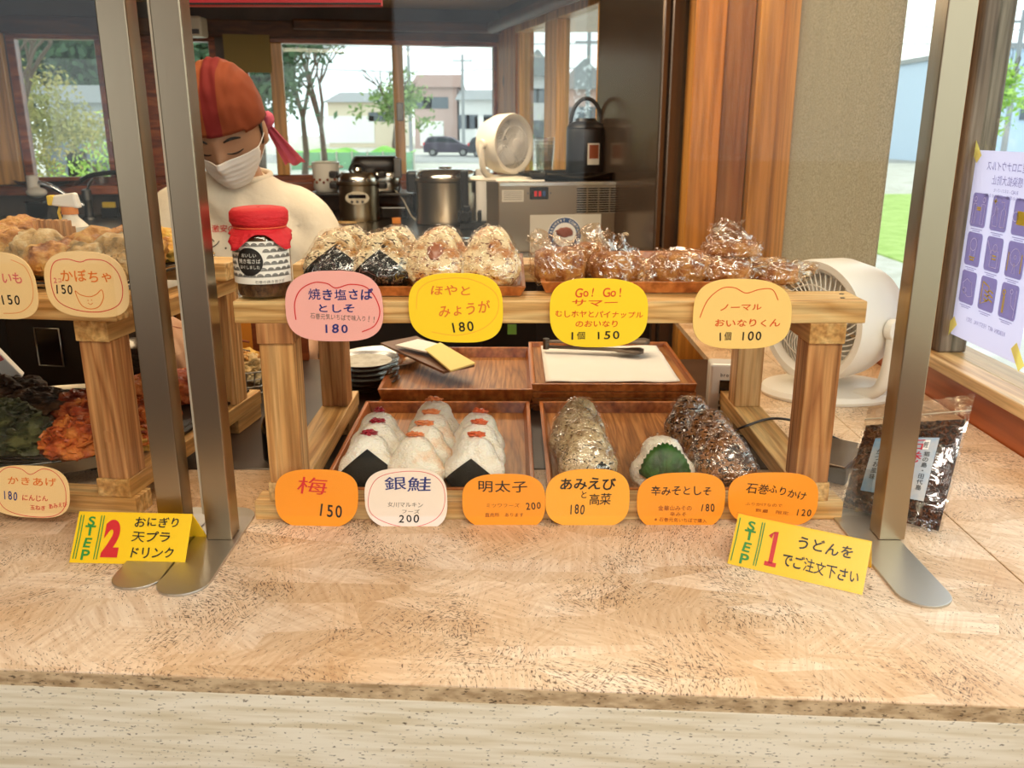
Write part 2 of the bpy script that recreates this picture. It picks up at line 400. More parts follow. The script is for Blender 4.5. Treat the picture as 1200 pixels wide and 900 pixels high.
mat('front_ceiling_paint', 'c9b79c', .7)
mat('wall_dark', '5a4e46', .5, vary=(3, '3a312b', .4, .65))
mat('floor_concrete', '77706a', .6, vary=(3, '645e58', .4, .6))
mat('kitchen_floor_vinyl', '4a3f36', .5)
mat('worktop_dark', '3b2a20', .35, vary=(8, '2b1e17', .4, .6))
mat('fridge_steel', '6a5a4c', .2, .75)
mat('black_ink', '181716', .5); mat('navy_ink', '1b2c7c', .5); mat('red_ink', 'd8242a', .5); mat('orange_ink', 'e8792a', .5); mat('deep_orange_ink', 'e0521c', .5); mat('grey_ink', '6d655e', .6); mat('green_ink', '2f8f3a', .5); mat('rust_ink', '8a3812', .6); mat('pink_ink', 'e06a6a', .5); mat('purple_ink', '6a5aa0', .6)
mat('card_pink', 'f7b3ae', .6); mat('card_yellow', 'ffd820', .6); mat('card_peach', 'f6cf7c', .6); mat('card_cream', 'f4cf94', .6); mat('card_orange', 'fb9a1e', .6); mat('card_orange_light', 'fbab34', .6); mat('card_white', 'f6e6da', .6)
mat('sign_yellow', 'ffcc10', .45, coat=.1)
glassy('clear_acrylic', 'fdfcf8', ior=1.26)
glassy('window_glass', 'f4f8f6', ior=1.3)
glassy('clear_sleeve', 'f8f8f8', ior=1.35, extra=.03)
glassy('soft_sleeve', 'fdfdfa', refl=.35, ior=1.3, rough=.3); glassy('clear_glass', 'f2f2ee', ior=1.5, extra=.05, rough=.03)
film_mat('cling_film', 100, .03, .42, 'fdfbf8'); film_mat('cling_film_crumpled', 70, .04, .45, 'fbf6ee')
film_mat('bag_film', 30, .02, .35)

# ---------------------------------------------------------------- setting
GROUND = -.8
b = B(); b.box(-4.2, .72, -3.2, 1.7, -.06, 0); struct('floor', b, 'floor_concrete')
b = B(); b.box(-4.2, 1.0, 1.7, 5.2, -.31, -.25); struct('floor.001', b, 'kitchen_floor_vinyl')
b = B(); b.box(-3.4, 1.1, 2.45, 5.6, 1.9, 1.96); struct('ceiling', b, 'ceiling_paint')
b = B(); b.box(-3.4, 1.1, -2.6, 2.45, 2.4, 2.46); b.box(-3.4, 1.1, 2.41, 2.47, 1.96, 2.4); struct('ceiling.001', b, 'front_ceiling_paint')

# back wall of the kitchen, running from the corner C to the left
C0 = Vector((-.065, 4.6)); SB = .194
def bw(u, v=100):                                                      # x on the back wall seen at photo column u
    k = (450 - v) / FPX; r = (u - 600) / FPX / (math.cos(PITCH) + k * math.sin(PITCH))
    y = (4.6 + SB * .065) / (1 - SB * r); return r * y
def bwy(x): return 4.6 + SB * (x + .065)
AB = math.atan(SB)
def wallbox(b, x0, x1, z0, z1, d0, d1):                                # slab along the back wall, d measured into the room
    n = Vector((math.sin(AB), -math.cos(AB)))
    P = [];
    for z in (z0, z1):
        for x, d in ((x0, d1), (x1, d1), (x1, d0), (x0, d0)):
            P.append((x + n.x * d, bwy(x) + n.y * d, z))
    return b.hexa(P)
ZS, ZT = 1.13, 1.735
xa0, xa1 = bw(14), bw(256)
xb0, xb1 = bw(283), bw(586)
xl = -3.0
b = B(); wallbox(b, xl, xa0, -.25, 1.9, -.1, 0); wallbox(b, xa0, xa1, -.25, ZS - .05, -.1, 0); wallbox(b, xa0, xa1, ZT + .03, 1.9, -.1, 0)
wallbox(b, xa1, xb0, -.25, 1.9, -.1, 0); wallbox(b, xb0, xb1, -.25, ZS - .05, -.1, 0); wallbox(b, xb0, xb1, ZT + .03, 1.9, -.1, 0)
struct('wall_back', b, 'wall_dark')
b = B(); wallbox(b, xl, xb1 + .1, ZT + .02, 1.83, 0, .03); struct('trim_1', b, 'cedar_dark_x', bevel=.004)
b = B(); wallbox(b, xa0 - .12, xb1 + .02, ZS - .075, ZS - .035, 0, .1); struct('trim_2', b, 'cedar_x', bevel=.004)
b = B(); wallbox(b, xb0 + .25, xb1, 1.79, 1.835, .03, .09); tag(b.build('blind_box', 'cedar_dark_x', bevel=.01), 'brown roller blind box above the two back windows', 'blind')
b = B(); wallbox(b, xa0 - .115, xa0 - .005, ZS - .03, ZT + .02, -.02, .05); struct('trim_3', b, 'cedar_light_z', bevel=.004)

def wall_window(name, x0, x1, stiles, mfr):
    """frame, stiles, glass panes with rails"""
    b = B(); wallbox(b, x0, x1, ZS - .045, ZS, -.06, .0); wallbox(b, x0, x1, ZT, ZT + .04, -.06, .0); wallbox(b, x0, x0 + .035, ZS, ZT, -.06, 0); wallbox(b, x1 - .03, x1, ZS, ZT, -.06, 0)
    fr = struct(name, b, 'cedar_x', bevel=.003)
    for s0, s1 in stiles:
        b = B(); wallbox(b, s0, s1, ZS, ZT, -.045, .012); b.build('stile', mfr, fr, bevel=.003)
    b = B(); b2 = B(); e = [x0 + .035] + [q for s in stiles for q in s] + [x1 - .03]
    for k in range(0, len(e), 2):
        g = B(); wallbox(g, e[k], e[k + 1], ZS, ZT, -.032, -.028); g.build('pane', 'window_glass', fr)
    return fr
wa = wall_window('window_1', xa0, xa1, [(bw(117), bw(143)), (bw(168), bw(188))], 'cedar_x')
wb = wall_window('window_2', xb0, xb1, [(bw(318), bw(333)), (bw(461), bw(473))], 'cedar_light_z')
b = B(); x = bw(467.5); wallbox(b, x - .016, x + .016, 1.385, 1.47, .012, .018); h = b.build('latch', 'steel_dark', wb, bevel=.002)
b = B(); x = bw(128); wallbox(b, x - .02, x + .02, 1.29, 1.39, .012, .018); b.build('latch', 'beige_plastic', wa, bevel=.002)

# kitchen's right wall: leads forward from the corner
KS = .281; KA = math.atan(KS)
def kwx(y): return -.065 + KS * (4.6 - y)
def kbox(b, y0, y1, z0, z1, d0, d1):                                   # d measured into the room
    n = Vector((-math.cos(KA), -math.sin(KA))); P = []
    for z in (z0, z1):
        for y, d in ((y0, d1), (y0, d0), (y1, d0), (y1, d1)): P.append((kwx(y) + n.x * d, y + n.y * d, z))
    return b.hexa(P)
b = B(); kbox(b, 3.21, 4.75, -.25, 1.06, -.08, 0); kbox(b, 3.21, 4.75, 1.80, 1.9, -.08, 0); kbox(b, 2.70, 3.3, -.25, 1.9, -.72, -.66)
struct('wall_right', b, 'wall_dark')
b = B(); kbox(b, 4.28, 4.62, 1.06, 1.8, -.08, .01); struct('trim_4', b, 'knotty_pine_z', bevel=.003)
b = B(); wallbox(b, xb1 - .005, -.06, 1.0, 1.8, 0, .02); struct('trim_5', b, 'knotty_pine_z', bevel=.003)
b = B(); kbox(b, 3.17, 4.3, 1.045, 1.075, -.05, .03); kbox(b, 3.17, 4.3, 1.765, 1.80, -.05, .01); kbox(b, 4.25, 4.3, 1.07, 1.77, -.05, .0); kw = struct('window_3', b, 'cedar_light_z', bevel=.003)
ks = [(3.70, 3.85), (3.19, 3.27)]
for a, c in ks:
    b = B(); kbox(b, a, c, 1.075, 1.765, -.045, .012); b.build('stile', 'cedar_light_z', kw, bevel=.003)
for a, c in ((3.85, 4.25), (3.27, 3.70)):
    b = B(); kbox(b, a, c, 1.075, 1.765, -.03, -.026); b.build('pane', 'window_glass', kw)
b = B(); b.cyl((kwx(4.45) - .07, 4.4, 1.80), (kwx(3.12) - .07, 3.1, 1.80), .026); tag(b.build('roller_blind', 'cedar_dark_x', smooth=40), 'rolled brown blind along the top of the side windows', 'blind')

# return wall of cedar planks and the right wall by the counter
pk = B(); pk.box(.50, .74, 2.60, 2.66, -.25, 2.4); rw = struct('wall_right.001', pk, 'cedar_z')
def planks(lst):
    for x0, x1, y0, y1, m in lst:
        b = B(); b.box(x0, x1, y0, y1, -.25, 2.4); b.build('plank', m, rw, bevel=.004)
planks([(.497, .582, 2.545, 2.60, 'cedar_z'), (.585, .665, 2.565, 2.60, 'cedar_brown_z'), (.668, .735, 2.53, 2.60, 'cedar_light_z')])
WX = .73
b = B(); b.box(WX, WX + .08, -2.5, 2.6, -.8, .955); struct('wall_right.002', b, 'cedar_panel')
b = B(); b.box(WX - .012, WX + .09, -2.5, 2.35, .955, .975); struct('trim_6', b, 'sill_wood', bevel=.003)
b = B(); b.box(WX, WX + .08, 2.27, 2.6, .95, 2.4); b.box(WX, WX + .08, -2.5, 2.6, 2.05, 2.4); b.box(WX, WX + .08, -2.5, -2.3, .95, 2.1); struct('wall_right.003', b, 'cedar_light_z')
wz0, wz1 = .975, 2.05
b = B(); b.box(WX + .01, WX + .06, 1.476, 1.60, wz0, wz1); w4 = struct('window_4', b, 'grey_wood_z', bevel=.004)
b = B(); b.box(WX - .002, WX + .01, 1.50, 1.52, wz0, wz1); b.build('stile_bead', 'cedar_z', w4)
b = B(); b.box(WX + .0, WX + .02, 1.58, 1.625, wz0, wz1); b.build('stile_bead', 'cedar_x', w4)
b = B(); b.box(WX + .032, WX + .036, -2.3, 1.476, wz0, wz1); b.build('pane', 'window_glass', w4)
b = B(); b.box(WX + .032, WX + .036, 1.60, 2.27, wz0, wz1); b.build('pane', 'window_glass', w4)

# woven sun screen over the side window
def screen_mat():
    m, t, bs = nodes_of('sun_screen'); L = t.links; out = t.nodes['Material Output']
    bs.inputs['Base Color'].default_value = lin('b9ae94'); bs.inputs['Roughness'].default_value = .9
    wv = N(t, 'ShaderNodeTexNoise', Scale=1.0, Detail=3.0); L.new(mapped(t, (260, 260, 260)), wv.inputs['Vector'])
    r = ramp(t, [(.35, 'a99e84'), (.65, 'cbc0a6')]); L.new(wv.outputs['Fac'], r.inputs['Fac']); L.new(r.outputs[0], bs.inputs['Base Color'])
    tl = N(t, 'ShaderNodeBsdfTranslucent'); L.new(r.outputs[0], tl.inputs[0]); tr = N(t, 'ShaderNodeBsdfTransparent')
    a = N(t, 'ShaderNodeMixShader'); a.inputs[0].default_value = .40; L.new(bs.outputs[0], a.inputs[1]); L.new(tl.outputs[0], a.inputs[2])
    c = N(t, 'ShaderNodeMixShader'); c.inputs[0].default_value = .07; L.new(a.outputs[0], c.inputs[1]); L.new(tr.outputs[0], c.inputs[2]); L.new(c.outputs[0], out.inputs['Surface'])
screen_mat()
s = thing('sun_screen', 'sand-coloured woven roller screen drawn down beside the cedar planks', 'blind', (WX - .03, 1.97, .93))
rows = [[(.004 * math.sin(j * 1.1 + i * .2), -.285 + .6 * j / 30, 1.2 * i / 12) for j in range(31)] for i in range(13)]
B().sheet(rows).build('screen_cloth', 'sun_screen', s, smooth=180, solid=.0015)
b = B(); b.cyl((0, -.29, 1.21), (0, .32, 1.21), .02); b.build('roller_tube', 'beige_plastic', s, smooth=40)

# left side wall far off, and wall sections closing the customer side
b = B(); b.box(-3.4, -3.3, -2.6, 5.0, -.25, 2.4); struct('wall_left', b, 'wall_dark')

# customer room behind the camera: wall with three wide openings
b = B(); b.box(-3.4, .8, -2.6, -2.5, -.8, .7); b.box(-3.4, .8, -2.6, -2.5, 2.1, 2.4)
for x, x2 in ((-3.4, -2.7), (-1.7, -.55), (.35, .8)): b.box(x, x2, -2.6, -2.5, .7, 2.1)
struct('wall_front', b, 'cedar_panel')
# ---------------------------------------------------------------- counter
ct = thing('counter', 'long serving counter of pressed strand board with a pale front board', 'counter')
def fe(x): return .632 - .0607 * x
for nm, x0, x1, ba in (('osb_sheet', -2.3, .5265, 1.7), ('osb_sheet', .528, .728, 2.2)):
    f0, f1 = fe(x0), fe(x1)
    xb0_, xb1_ = (x0, x1) if x0 < 0 else (x0, x1)
    if x0 < 0:
        P = [(x0, f0, .888), (x1, f1, .888), (x1, 1.12, .888), (x0, 1.12, .888)]
    else: P = [(x0, f0, .888), (x1, f1, .888), (x1, 2.2, .888), (x0, 2.2, .888)]
    P += [(a, c, .9) for a, c, _ in P]
    b = B().hexa(P); b.build(nm, 'osb_board', ct, bevel=.0008)
b = B().hexa([(.40, 1.1203, .888), (.5265, 1.1203, .888), (.5265, 2.2, .888), (.40, 2.2, .888), (.40, 1.1203, .9), (.5265, 1.1203, .9), (.5265, 2.2, .9), (.40, 2.2, .9)]); b.build('osb_sheet', 'osb_board', ct)
x0, x1 = -2.3, .728
b = B().hexa([(x0, fe(x0) - .0015, .885), (x1, fe(x1) - .0015, .885), (x1, fe(x1) + .01, .885), (x0, fe(x0) + .01, .885), (x0, fe(x0) - .0006, .8985), (x1, fe(x1) - .0006, .8985), (x1, fe(x1) + .01, .8985), (x0, fe(x0) + .01, .8985)])
b.build('rough_edge', 'osb_edge', ct)
b = B().hexa([(x0, fe(x0) - .0016, .62), (x1, fe(x1) - .0016, .62), (x1, fe(x1) + .02, .62), (x0, fe(x0) + .02, .62), (x0, fe(x0) - .0016, .8865), (x1, fe(x1) - .0016, .8865), (x1, fe(x1) + .02, .8865), (x0, fe(x0) + .02, .8865)])
b.build('front_board', 'front_board_wood', ct, bevel=.002)
b = B(); b.box(-2.3, .72, .72, .78, 0, .885); b.build('counter_base', 'cedar_dark_x', ct)
wt = thing('prep_worktop', 'dark brown prep worktop behind the display shelves', 'worktop')
b = B(); b.box(-2.3, .398, 1.122, 1.72, .872, .9); b.build('worktop_board', 'worktop_dark', wt, bevel=.003)
b = B(); b.box(-2.3, .39, 1.66, 1.70, -.25, .872); b.build('worktop_panel', 'worktop_dark', wt)
# ---------------------------------------------------------------- shield stands
def stand(x, y, fx, f0, f1, label):
    t = thing('shield_stand', label, 'stand', (x, y, .9))
    b = B(); b.box(-.0145, .0145, -.0145, .0145, .003, .82); b.build('post', 'steel_v', t, bevel=.0012)
    ol = []
    r = .027; cx = fx - x
    for k in range(13): a = PI + PI * k / 12; ol.append((cx + r * math.cos(a), f0 - y + r + r * math.sin(a)))
    for k in range(13): a = PI * k / 12; ol.append((cx + r * math.cos(a), f1 - y - r + r * math.sin(a)))
    b = B(); b.prism(ol, .003); b.build('foot_plate', 'steel', t, bevel=.0006)
    return t
stand(-.383, .915, -.388, .792, .99, 'stainless shield stand at far left, nearer the left frame edge')
stand(-.331, .915, -.337, .779, .99, 'stainless shield stand at left whose rounded foot shows most')
stand(.430, .915, .412, .757, .985, 'stainless shield stand at right with long bright foot')
s = thing('clear_shield', 'large clear acrylic sneeze shield before the rice ball shelf', 'shield', (.05, .905, .93))
def sheet_pair(x0, x1, z0, z1):
    b = B(); b.sheet([[(x0, -.0015, z0), (x1, -.0015, z0)], [(x0, -.0015, z1), (x1, -.0015, z1)]]); b.sheet([[(x0, .0015, z0), (x1, .0015, z0)], [(x0, .0015, z1), (x1, .0015, z1)]]); b.box(x0, x1, -.0015, .0015, z1, z1 + .001); return b
sheet_pair(-.366, .364, 0, .78).build('shield_sheet', 'clear_acrylic', s)
s = thing('clear_shield', 'clear acrylic shield before the tempura shelf, edge between two posts', 'shield', (-.37, .934, .93))
sheet_pair(-1.2, .013, -.01, .78).build('shield_sheet', 'clear_acrylic', s)
B().box(.0105, .0135, -.002, .002, -.01, .78).build('polished_edge', 'beige_plastic', s)

# ---------------------------------------------------------------- wooden display shelves
def shelf(name, label, loc, rz, x0, x1, px0, px1, ov):
    """local origin: front of the shelf on the counter; px0, px1 left edges of the post pairs"""
    t = thing(name, label, 'shelf', loc, rz)
    p = .039
    B().box(x0, x1, 0, .036, 0, .023).build('base_board', 'pine', t, bevel=.0012)
    for px in (px0, px1):
        B().box(px - .002, px + p + .002, .002, .384, .023, .046).build('bottom_rail', 'pine_y', t, bevel=.0012)
        B().box(px, px + p, .30, .384, 0, .023).build('rail_foot', 'pine_y', t, bevel=.0012)
        for y, m in ((.004, 'pine_z' if px == px0 else 'pine_red_z'), (.30, 'pine_z' if px == px1 else 'pine_red_z')):
            o = B().box(px, px + p, y, y + p, .046, .216).build('post', m, t, bevel=.0012)
        B().box(px - .001, px + p + .001, .0, .345, .216, .24).build('top_rail', 'pine_red_z' if px == px0 else 'pine_y', t, bevel=.0012)
    b = B().box(x0 - ov, x1 + ov * .3, 0, .066, .24, .265); k = b.build('shelf_board', 'pine', t, bevel=.0012)
    for sx in (x1 - .028, x1 - .035):
        pass
    B().box(x0 - ov, x1 + ov * .3, .275, .345, .24, .265).build('shelf_board', 'pine', t, bevel=.0012)
    for sx, sy in ((x1 - .02, .02), (x1 - .012, .045)): b = B(); b.cyl((sx, sy, .2645), (sx, sy, .2656), .0028, seg=12); b.build('screw_head', 'steel_dark', t)
    for px, z in ((px1 + p / 2, .10),): b = B(); b.cyl((px, .0035, z), (px, .0055, z), .0075, seg=16); b.build('wood_plug', 'pine_red_z', t)
    return t
sh1 = shelf('display_shelf', 'two-tier pine display shelf holding the rice balls', (0, .96, .9), 0, -.307, .395, -.287, .336, .004)
sh2 = shelf('display_shelf', 'two-tier pine display shelf at left holding the tempura', (-.452, .968, .9), R(-8), -.72, 0.0, -.70, -.047, .02)

# ---------------------------------------------------------------- trays
def tray(name, label, loc, wd, dp, h=.030, rz=0, group=None, rot=None, m='tray_wood', mf='tray_floor', flare=.006):
    t = thing(name, label, 'tray', loc, rz, group, rot)
    x, y, th = wd / 2, dp / 2, .006
    b = B(); b.box(-x + flare, x - flare, -y + flare, y - flare, 0, .005); b.build('tray_floor', mf, t)
    b = B()
    def wall(a, c, ai, ci):
        b.hexa([(a[0] * 1, a[1], 0), (c[0], c[1], 0), (ci[0], ci[1], 0), (ai[0], ai[1], 0), (a[2], a[3], h), (c[2], c[3], h), (ci[2], ci[3], h), (ai[2], ai[3], h)])
    def pt(sx, sy, inn):
        f = flare; q = th if inn else 0
        return (sx * (x - f - q), sy * (y - f - q), sx * (x - q), sy * (y - q))
    cs = [(-1, -1), (1, -1), (1, 1), (-1, 1)]
    for i in range(4):
        a, c = cs[i], cs[(i + 1) % 4]
        wall(pt(*a, False), pt(*c, False), pt(*a, True), pt(*c, True))
    b.build('tray_rim', m, t, bevel=.0012)
    return t
tray('serving_tray', 'wooden tray of plain white rice balls, lower tier at left', (-.105, 1.1825, .9005), .268, .362, .022)
tray('serving_tray', 'wooden tray of dark wrapped rice balls, lower tier at right', (.178, 1.1825, .9005), .268, .362, .022)
tray('serving_tray', 'wooden tray of browned rice balls on the upper tier', (-.115, 1.118, 1.166), .262, .275, .012)
tray('serving_tray', 'wooden tray of wrapped fried tofu pouches on the upper tier', (.167, 1.135, 1.166), .268, .27, .014)
for k in range(2): tray('serving_tray', ['lower wooden tray, under the empty one behind the white rice balls', 'empty wooden tray behind the white rice balls, clipboard on it'][k], (-.092, 1.52, .9005 + .0145 * k), .258, .29, .014 if k == 0 else .024)
for k in range(4):
    tray('serving_tray', ['bottom tray of the stack behind the dark rice balls', 'second tray from the bottom of the stack behind the dark rice balls', 'third tray from the bottom of the stack behind the dark rice balls', 'top tray of the stack, lined with white paper'][k], (.168, 1.523, .9005 + .0112 * k), .272, .295, .0105 if k < 3 else .014, flare=.003)
pl = thing('paper_liner', 'white paper sheet lining the top tray of the stack', 'paper', (.168, 1.523, .940))
def pz(x, y): return .0022 * noise.noise(Vector((x * 22, y * 22, 3))) + .0012
rows = [[(-.112 + .224 * i / 24, -.125 + .25 * j / 24, pz(i * .01, j * .01) + .004) for i in range(25)] for j in range(25)]
B().sheet(rows).build('paper_sheet', 'white_paper', pl, smooth=180, solid=.0006)

# ---------------------------------------------------------------- rice balls
def rice_mat(name, base, spots, amt, flecks=None, fl=.66, gloss=.35, scale=60):
    m, t, b = nodes_of(name); L = t.links
    n = N(t, 'ShaderNodeTexNoise', Scale=1.0, Detail=3.0); L.new(mapped(t, (scale,) * 3), n.inputs['Vector'])
    r = ramp(t, [(amt, base), (min(amt + .18, 1), spots)]); L.new(n.outputs['Fac'], r.inputs['Fac']); cur = r.outputs[0]
    if flecks:
        f = N(t, 'ShaderNodeTexNoise', Scale=1.0, Detail=2.0, Distortion=1.0); L.new(mapped(t, (150, 150, 240)), f.inputs['Vector'])
        th = ramp(t, [(fl, 'ffffff'), (fl + .03, flecks)]); L.new(f.outputs['Fac'], th.inputs['Fac'])
        mx = N(t, 'ShaderNodeMix', data_type='RGBA', blend_type='MULTIPLY'); mx.inputs[0].default_value = 1; L.new(cur, mx.inputs[6]); L.new(th.outputs[0], mx.inputs[7]); cur = mx.outputs[2]
    L.new(cur, b.inputs['Base Color']); b.inputs['Roughness'].default_value = gloss; b.inputs['Coat Weight'].default_value = .25; b.inputs['Coat Roughness'].default_value = .2
    b.inputs['Subsurface Weight'].default_value = .3; b.inputs['Subsurface Radius'].default_value = (.004, .003, .002); b.inputs['Subsurface Scale'].default_value = 1
    vo = N(t, 'ShaderNodeTexVoronoi', Scale=1.0); L.new(mapped(t, (330, 330, 520), (.5, .4, .2)), vo.inputs['Vector'])
    inv = N(t, 'ShaderNodeMath', operation='SUBTRACT'); inv.inputs[0].default_value = 1; L.new(vo.outputs['Distance'], inv.inputs[1])
    bump(t, b, inv.outputs[0], .6, .002)
rice_mat('rice_white', 'fbf6ea', 'f2e8d4', .55)
rice_mat('rice_salmon', 'faf3e4', 'f0c49c', .54, scale=38)
rice_mat('rice_mackerel', 'ecdcb8', 'b5823f', .47, '3d321c', .575)
rice_mat('rice_ginger', 'ecd8ac', 'bf7c34', .45, '8a5020', .60)
rice_mat('rice_shrimp', 'dcc8a0', '9c7a4a', .5, '3c3820', .60)
rice_mat('rice_seasoned', 'a5703c', '4a2a16', .44, '1c100a', .55)
mat('nori', '0c0f0b', .6, bmp=((500, 500, 500), .4, .001), spec=.25)
film_mat('cling_film_thin', 80, .015, .28, 'fefcf9'); mat('shiso_leaf', '1d4014', .45, bmp=((300, 300, 300), .5, .001), vary=(60, '2f5f1c', .4, .6))
mat('plum_red', 'a3122c', .3, coat=.5); mat('salmon_pink', 'e88a52', .4, coat=.3); mat('roe_red', 'e2693a', .4, coat=.3); mat('soft_brown', '9c5424', .35, coat=.4)
def ri(q):                                                             # unit sphere point -> rounded triangle cushion
    th = math.atan2(q.z, q.x); k = 1 + .11 * math.cos(3 * (th - PI / 2)) - .02 * math.cos(6 * (th - PI / 2))
    rr = math.hypot(q.x, q.z); e = rr ** .8 if rr > 0 else 0
    s = k * e / rr if rr > 1e-6 else 1
    return Vector((q.x * s, (abs(q.y) ** .8) * (1 if q.y > 0 else -1), q.z * s))
RM = {}
def rice_mesh(seed):
    if seed not in RM:
        b = B()
        def fn(q, o):
            p = ri(o); p = Vector((p.x * .0355, p.y * .0215, p.z * .0345))
            f = Vector((o.x * 1.6 + seed, o.y * 1.6, o.z * 1.6)); d = .0022 * noise.noise(f)
            g = noise.voronoi(Vector((p.x * 200 + seed, p.y * 200, p.z * 290)))[0][0]
            return p + o * (d + .0022 * (.4 - g))
        b.ball((0, 0, 0), 1, 5, fn=fn); me = bpy.data.meshes.new('rice'); b.bm.to_mesh(me); b.bm.free(); me.shade_smooth(); RM[seed] = me
    return RM[seed]
def onigiri(label, loc, m, seed=0, rz=0, rx=0, s=1.0, nori=None, top=None, film=None, leaf=False, group=None, name='rice_ball'):
    s *= 1.03; t = thing(name, label, 'rice ball', loc, group=group, rot=(rx, 0, rz)); t.scale = (s, s, s)
    me = rice_mesh(seed % 4).copy(); me.materials.append(MATS[m]); o = bpy.data.objects.new('rice', me); col.objects.link(o); o.parent = t
    def shell(off, sub, planes, dz=0, crumple=0):
        b = B()
        def fn(q, o2):
            p = ri(o2); p = Vector((p.x * .0355, p.y * .0215, p.z * .0345)); c = crumple * abs(noise.noise(o2 * 3.1 + Vector((seed, 0, 0)))) if crumple else 0
            return p + o2 * (off + c)
        b.ball((0, 0, 0), 1, sub, fn=fn)
        for co, no in planes: bmesh.ops.bisect_plane(b.bm, geom=b.bm.verts[:] + b.bm.edges[:] + b.bm.faces[:], plane_co=co, plane_no=no, clear_outer=True)
        return b
    if nori:
        zc, k = nori[0], nori[1]; side = nori[2] if len(nori) > 2 else 0
        b = shell(.0016, 4, [((side, 0, zc), (k, 0, 1)), ((side, 0, zc), (-k, 0, 1))]); b.build('seaweed_wrap', 'nori', t, smooth=180)
    if leaf:
        b = B(); pts = []
        for k in range(33):                                            # toothed leaf folded over the front
            a = -1.15 + 2.3 * k / 32; tooth = .0018 * (k % 2); r = .040 * (1 - .10 * abs(a)) + tooth; pts.append((r * math.sin(a) * .92, -.028 + r * 1.36 * math.cos(a)))
        rows = []
        for j in range(9):
            f = j / 8; row = []
            for x, z in pts:
                xx, zz = x * f, -.028 + (z + .028) * f
                q = Vector((xx / .037, 0, zz / .036)); rr = min(q.length, .94)
                row.append((xx, -.0228 * math.sqrt(max(0, 1 - rr ** 2.6)) - .0062 - .0006 * math.sin(zz * 900 + xx * 500), zz))
            rows.append(row)
        b.sheet(rows); b.build('shiso_leaf', 'shiso_leaf', t, smooth=180, solid=.0006)
    if top:
        mt, dx, sx = top; b = B(); b.ball((dx, -.007, .0378), (sx, .0085, .0036), 4, fn=lambda q, o2: q * (1 + .8 * noise.noise(o2 * 2.6 + Vector((seed * 1.7, sx * 300, 2))))); b.build('filling', mt, t, smooth=180)
    if film:
        b = shell(.0022, 4, [], crumple=.004); b.build('cling_film', film, t, smooth=180)
    return t
Z1 = .9055 + .0335
ROWY = {516: 1.045, 500: 1.092, 487: 1.139, 525: 1.038, 506: 1.084, 491: 1.13, 475: 1.176, 522: 1.04, 504: 1.087, 488: 1.134,
        505: 1.045, 473: 1.135, 453: 1.185, 519: 1.042, 281: 1.015, 265: 1.065, 284: 1.012, 269: 1.062, 271: 1.062, 285: 1.012, 272: 1.062, 463: 1.20}
def rowpos(u, v, z, s=1.0):                                            # place by the apex of the rice ball
    y = ROWY[int(v)] if int(v) in ROWY else 1.03; p = at(u, v, y); return (p.x, y, z)
rr = random.Random(5)
g1 = 'plum rice balls in the left lower tray'
P = [(431, 516), (441, 500), (443, 487)]; lb = ['front plum rice ball with a black seaweed peak and red plum', 'middle rice ball of the plum row, white with red plum', 'rearmost rice ball of the plum row, white with red plum']
for i, (u, v) in enumerate(P): onigiri(lb[i], rowpos(u, v, Z1 - .001), 'rice_white', i, rz=R(4), rx=R(-27), nori=(.016, .8) if i == 0 else (-.01, .9), top=('plum_red', .001, .009 if i < 2 else .006), group=g1)
P = [(486, 525), (497, 506), (505, 491), (509, 475)]; lb = ['front rice ball of the salmon row, behind the white card', 'second rice ball of the salmon row, with a pink salmon strip', 'third rice ball of the salmon row', 'rearmost and highest-looking rice ball of the salmon row']
for i, (u, v) in enumerate(P): onigiri(lb[i], rowpos(u, v, Z1 + (.003 if i == 3 else -.001)), 'rice_salmon' if i < 3 else 'rice_white', i + 1, rz=R(-3 + 2 * i), rx=R(-27), nori=(-.012, .9), top=('salmon_pink', -.001, .010), group='salmon rice balls in the left lower tray')
P = [(556, 522), (559, 504), (560, 488)]; lb = ['front rice ball of the roe row with seaweed at its base', 'middle rice ball of the roe row with an orange roe strip', 'rearmost rice ball of the roe row with an orange roe strip']
for i, (u, v) in enumerate(P): onigiri(lb[i], rowpos(u, v, Z1 - .001), 'rice_white', i + 2, rz=R(-5), rx=R(-27), nori=(.006, .75, -.002) if i == 0 else (-.008, .7), top=('roe_red', .001, .009), group='roe rice balls in the left lower tray')
P = [(690, 505), (685, 500), (677, 473), (679, 453)]; lb = ['front shrimp rice ball with a dark seaweed flap at its foot', 'second shrimp rice ball in the row of wrapped ones', 'third shrimp rice ball, tilted to the left', 'rearmost shrimp rice ball, topmost of its row']
for i, (u, v) in enumerate(P): onigiri(lb[i], rowpos(u, v, Z1 + .004, 1.0), 'rice_shrimp', i, rz=R((8, -4, 10, -6)[i]), rx=R(-27), s=1.0, nori=(-.004, .8, .012) if i == 0 else None, film='cling_film', group='shrimp and pickled leaf rice balls')
p = rowpos(777, 519, Z1 - .003); onigiri('single rice ball wrapped in a green shiso leaf', p, 'rice_white', 2, rx=R(-20), s=1.04, leaf=True, film='cling_film_thin')
P = [(851, 519), (842, 504), (832, 488), (812, 463)]; lb = ['front brown seasoned rice ball under cling film', 'second brown seasoned rice ball from the front', 'third brown seasoned rice ball from the front', 'rearmost brown seasoned rice ball, set apart to the left']
for i, (u, v) in enumerate(P): onigiri(lb[i], rowpos(u, v, Z1 + .001, 1.02), 'rice_seasoned', i + 1, rz=R((-12, 6, -8, 10)[i]), rx=R(-27), s=1.03, film='cling_film', group='brown seasoned rice balls under film')
Z2 = 1.171 + .0295
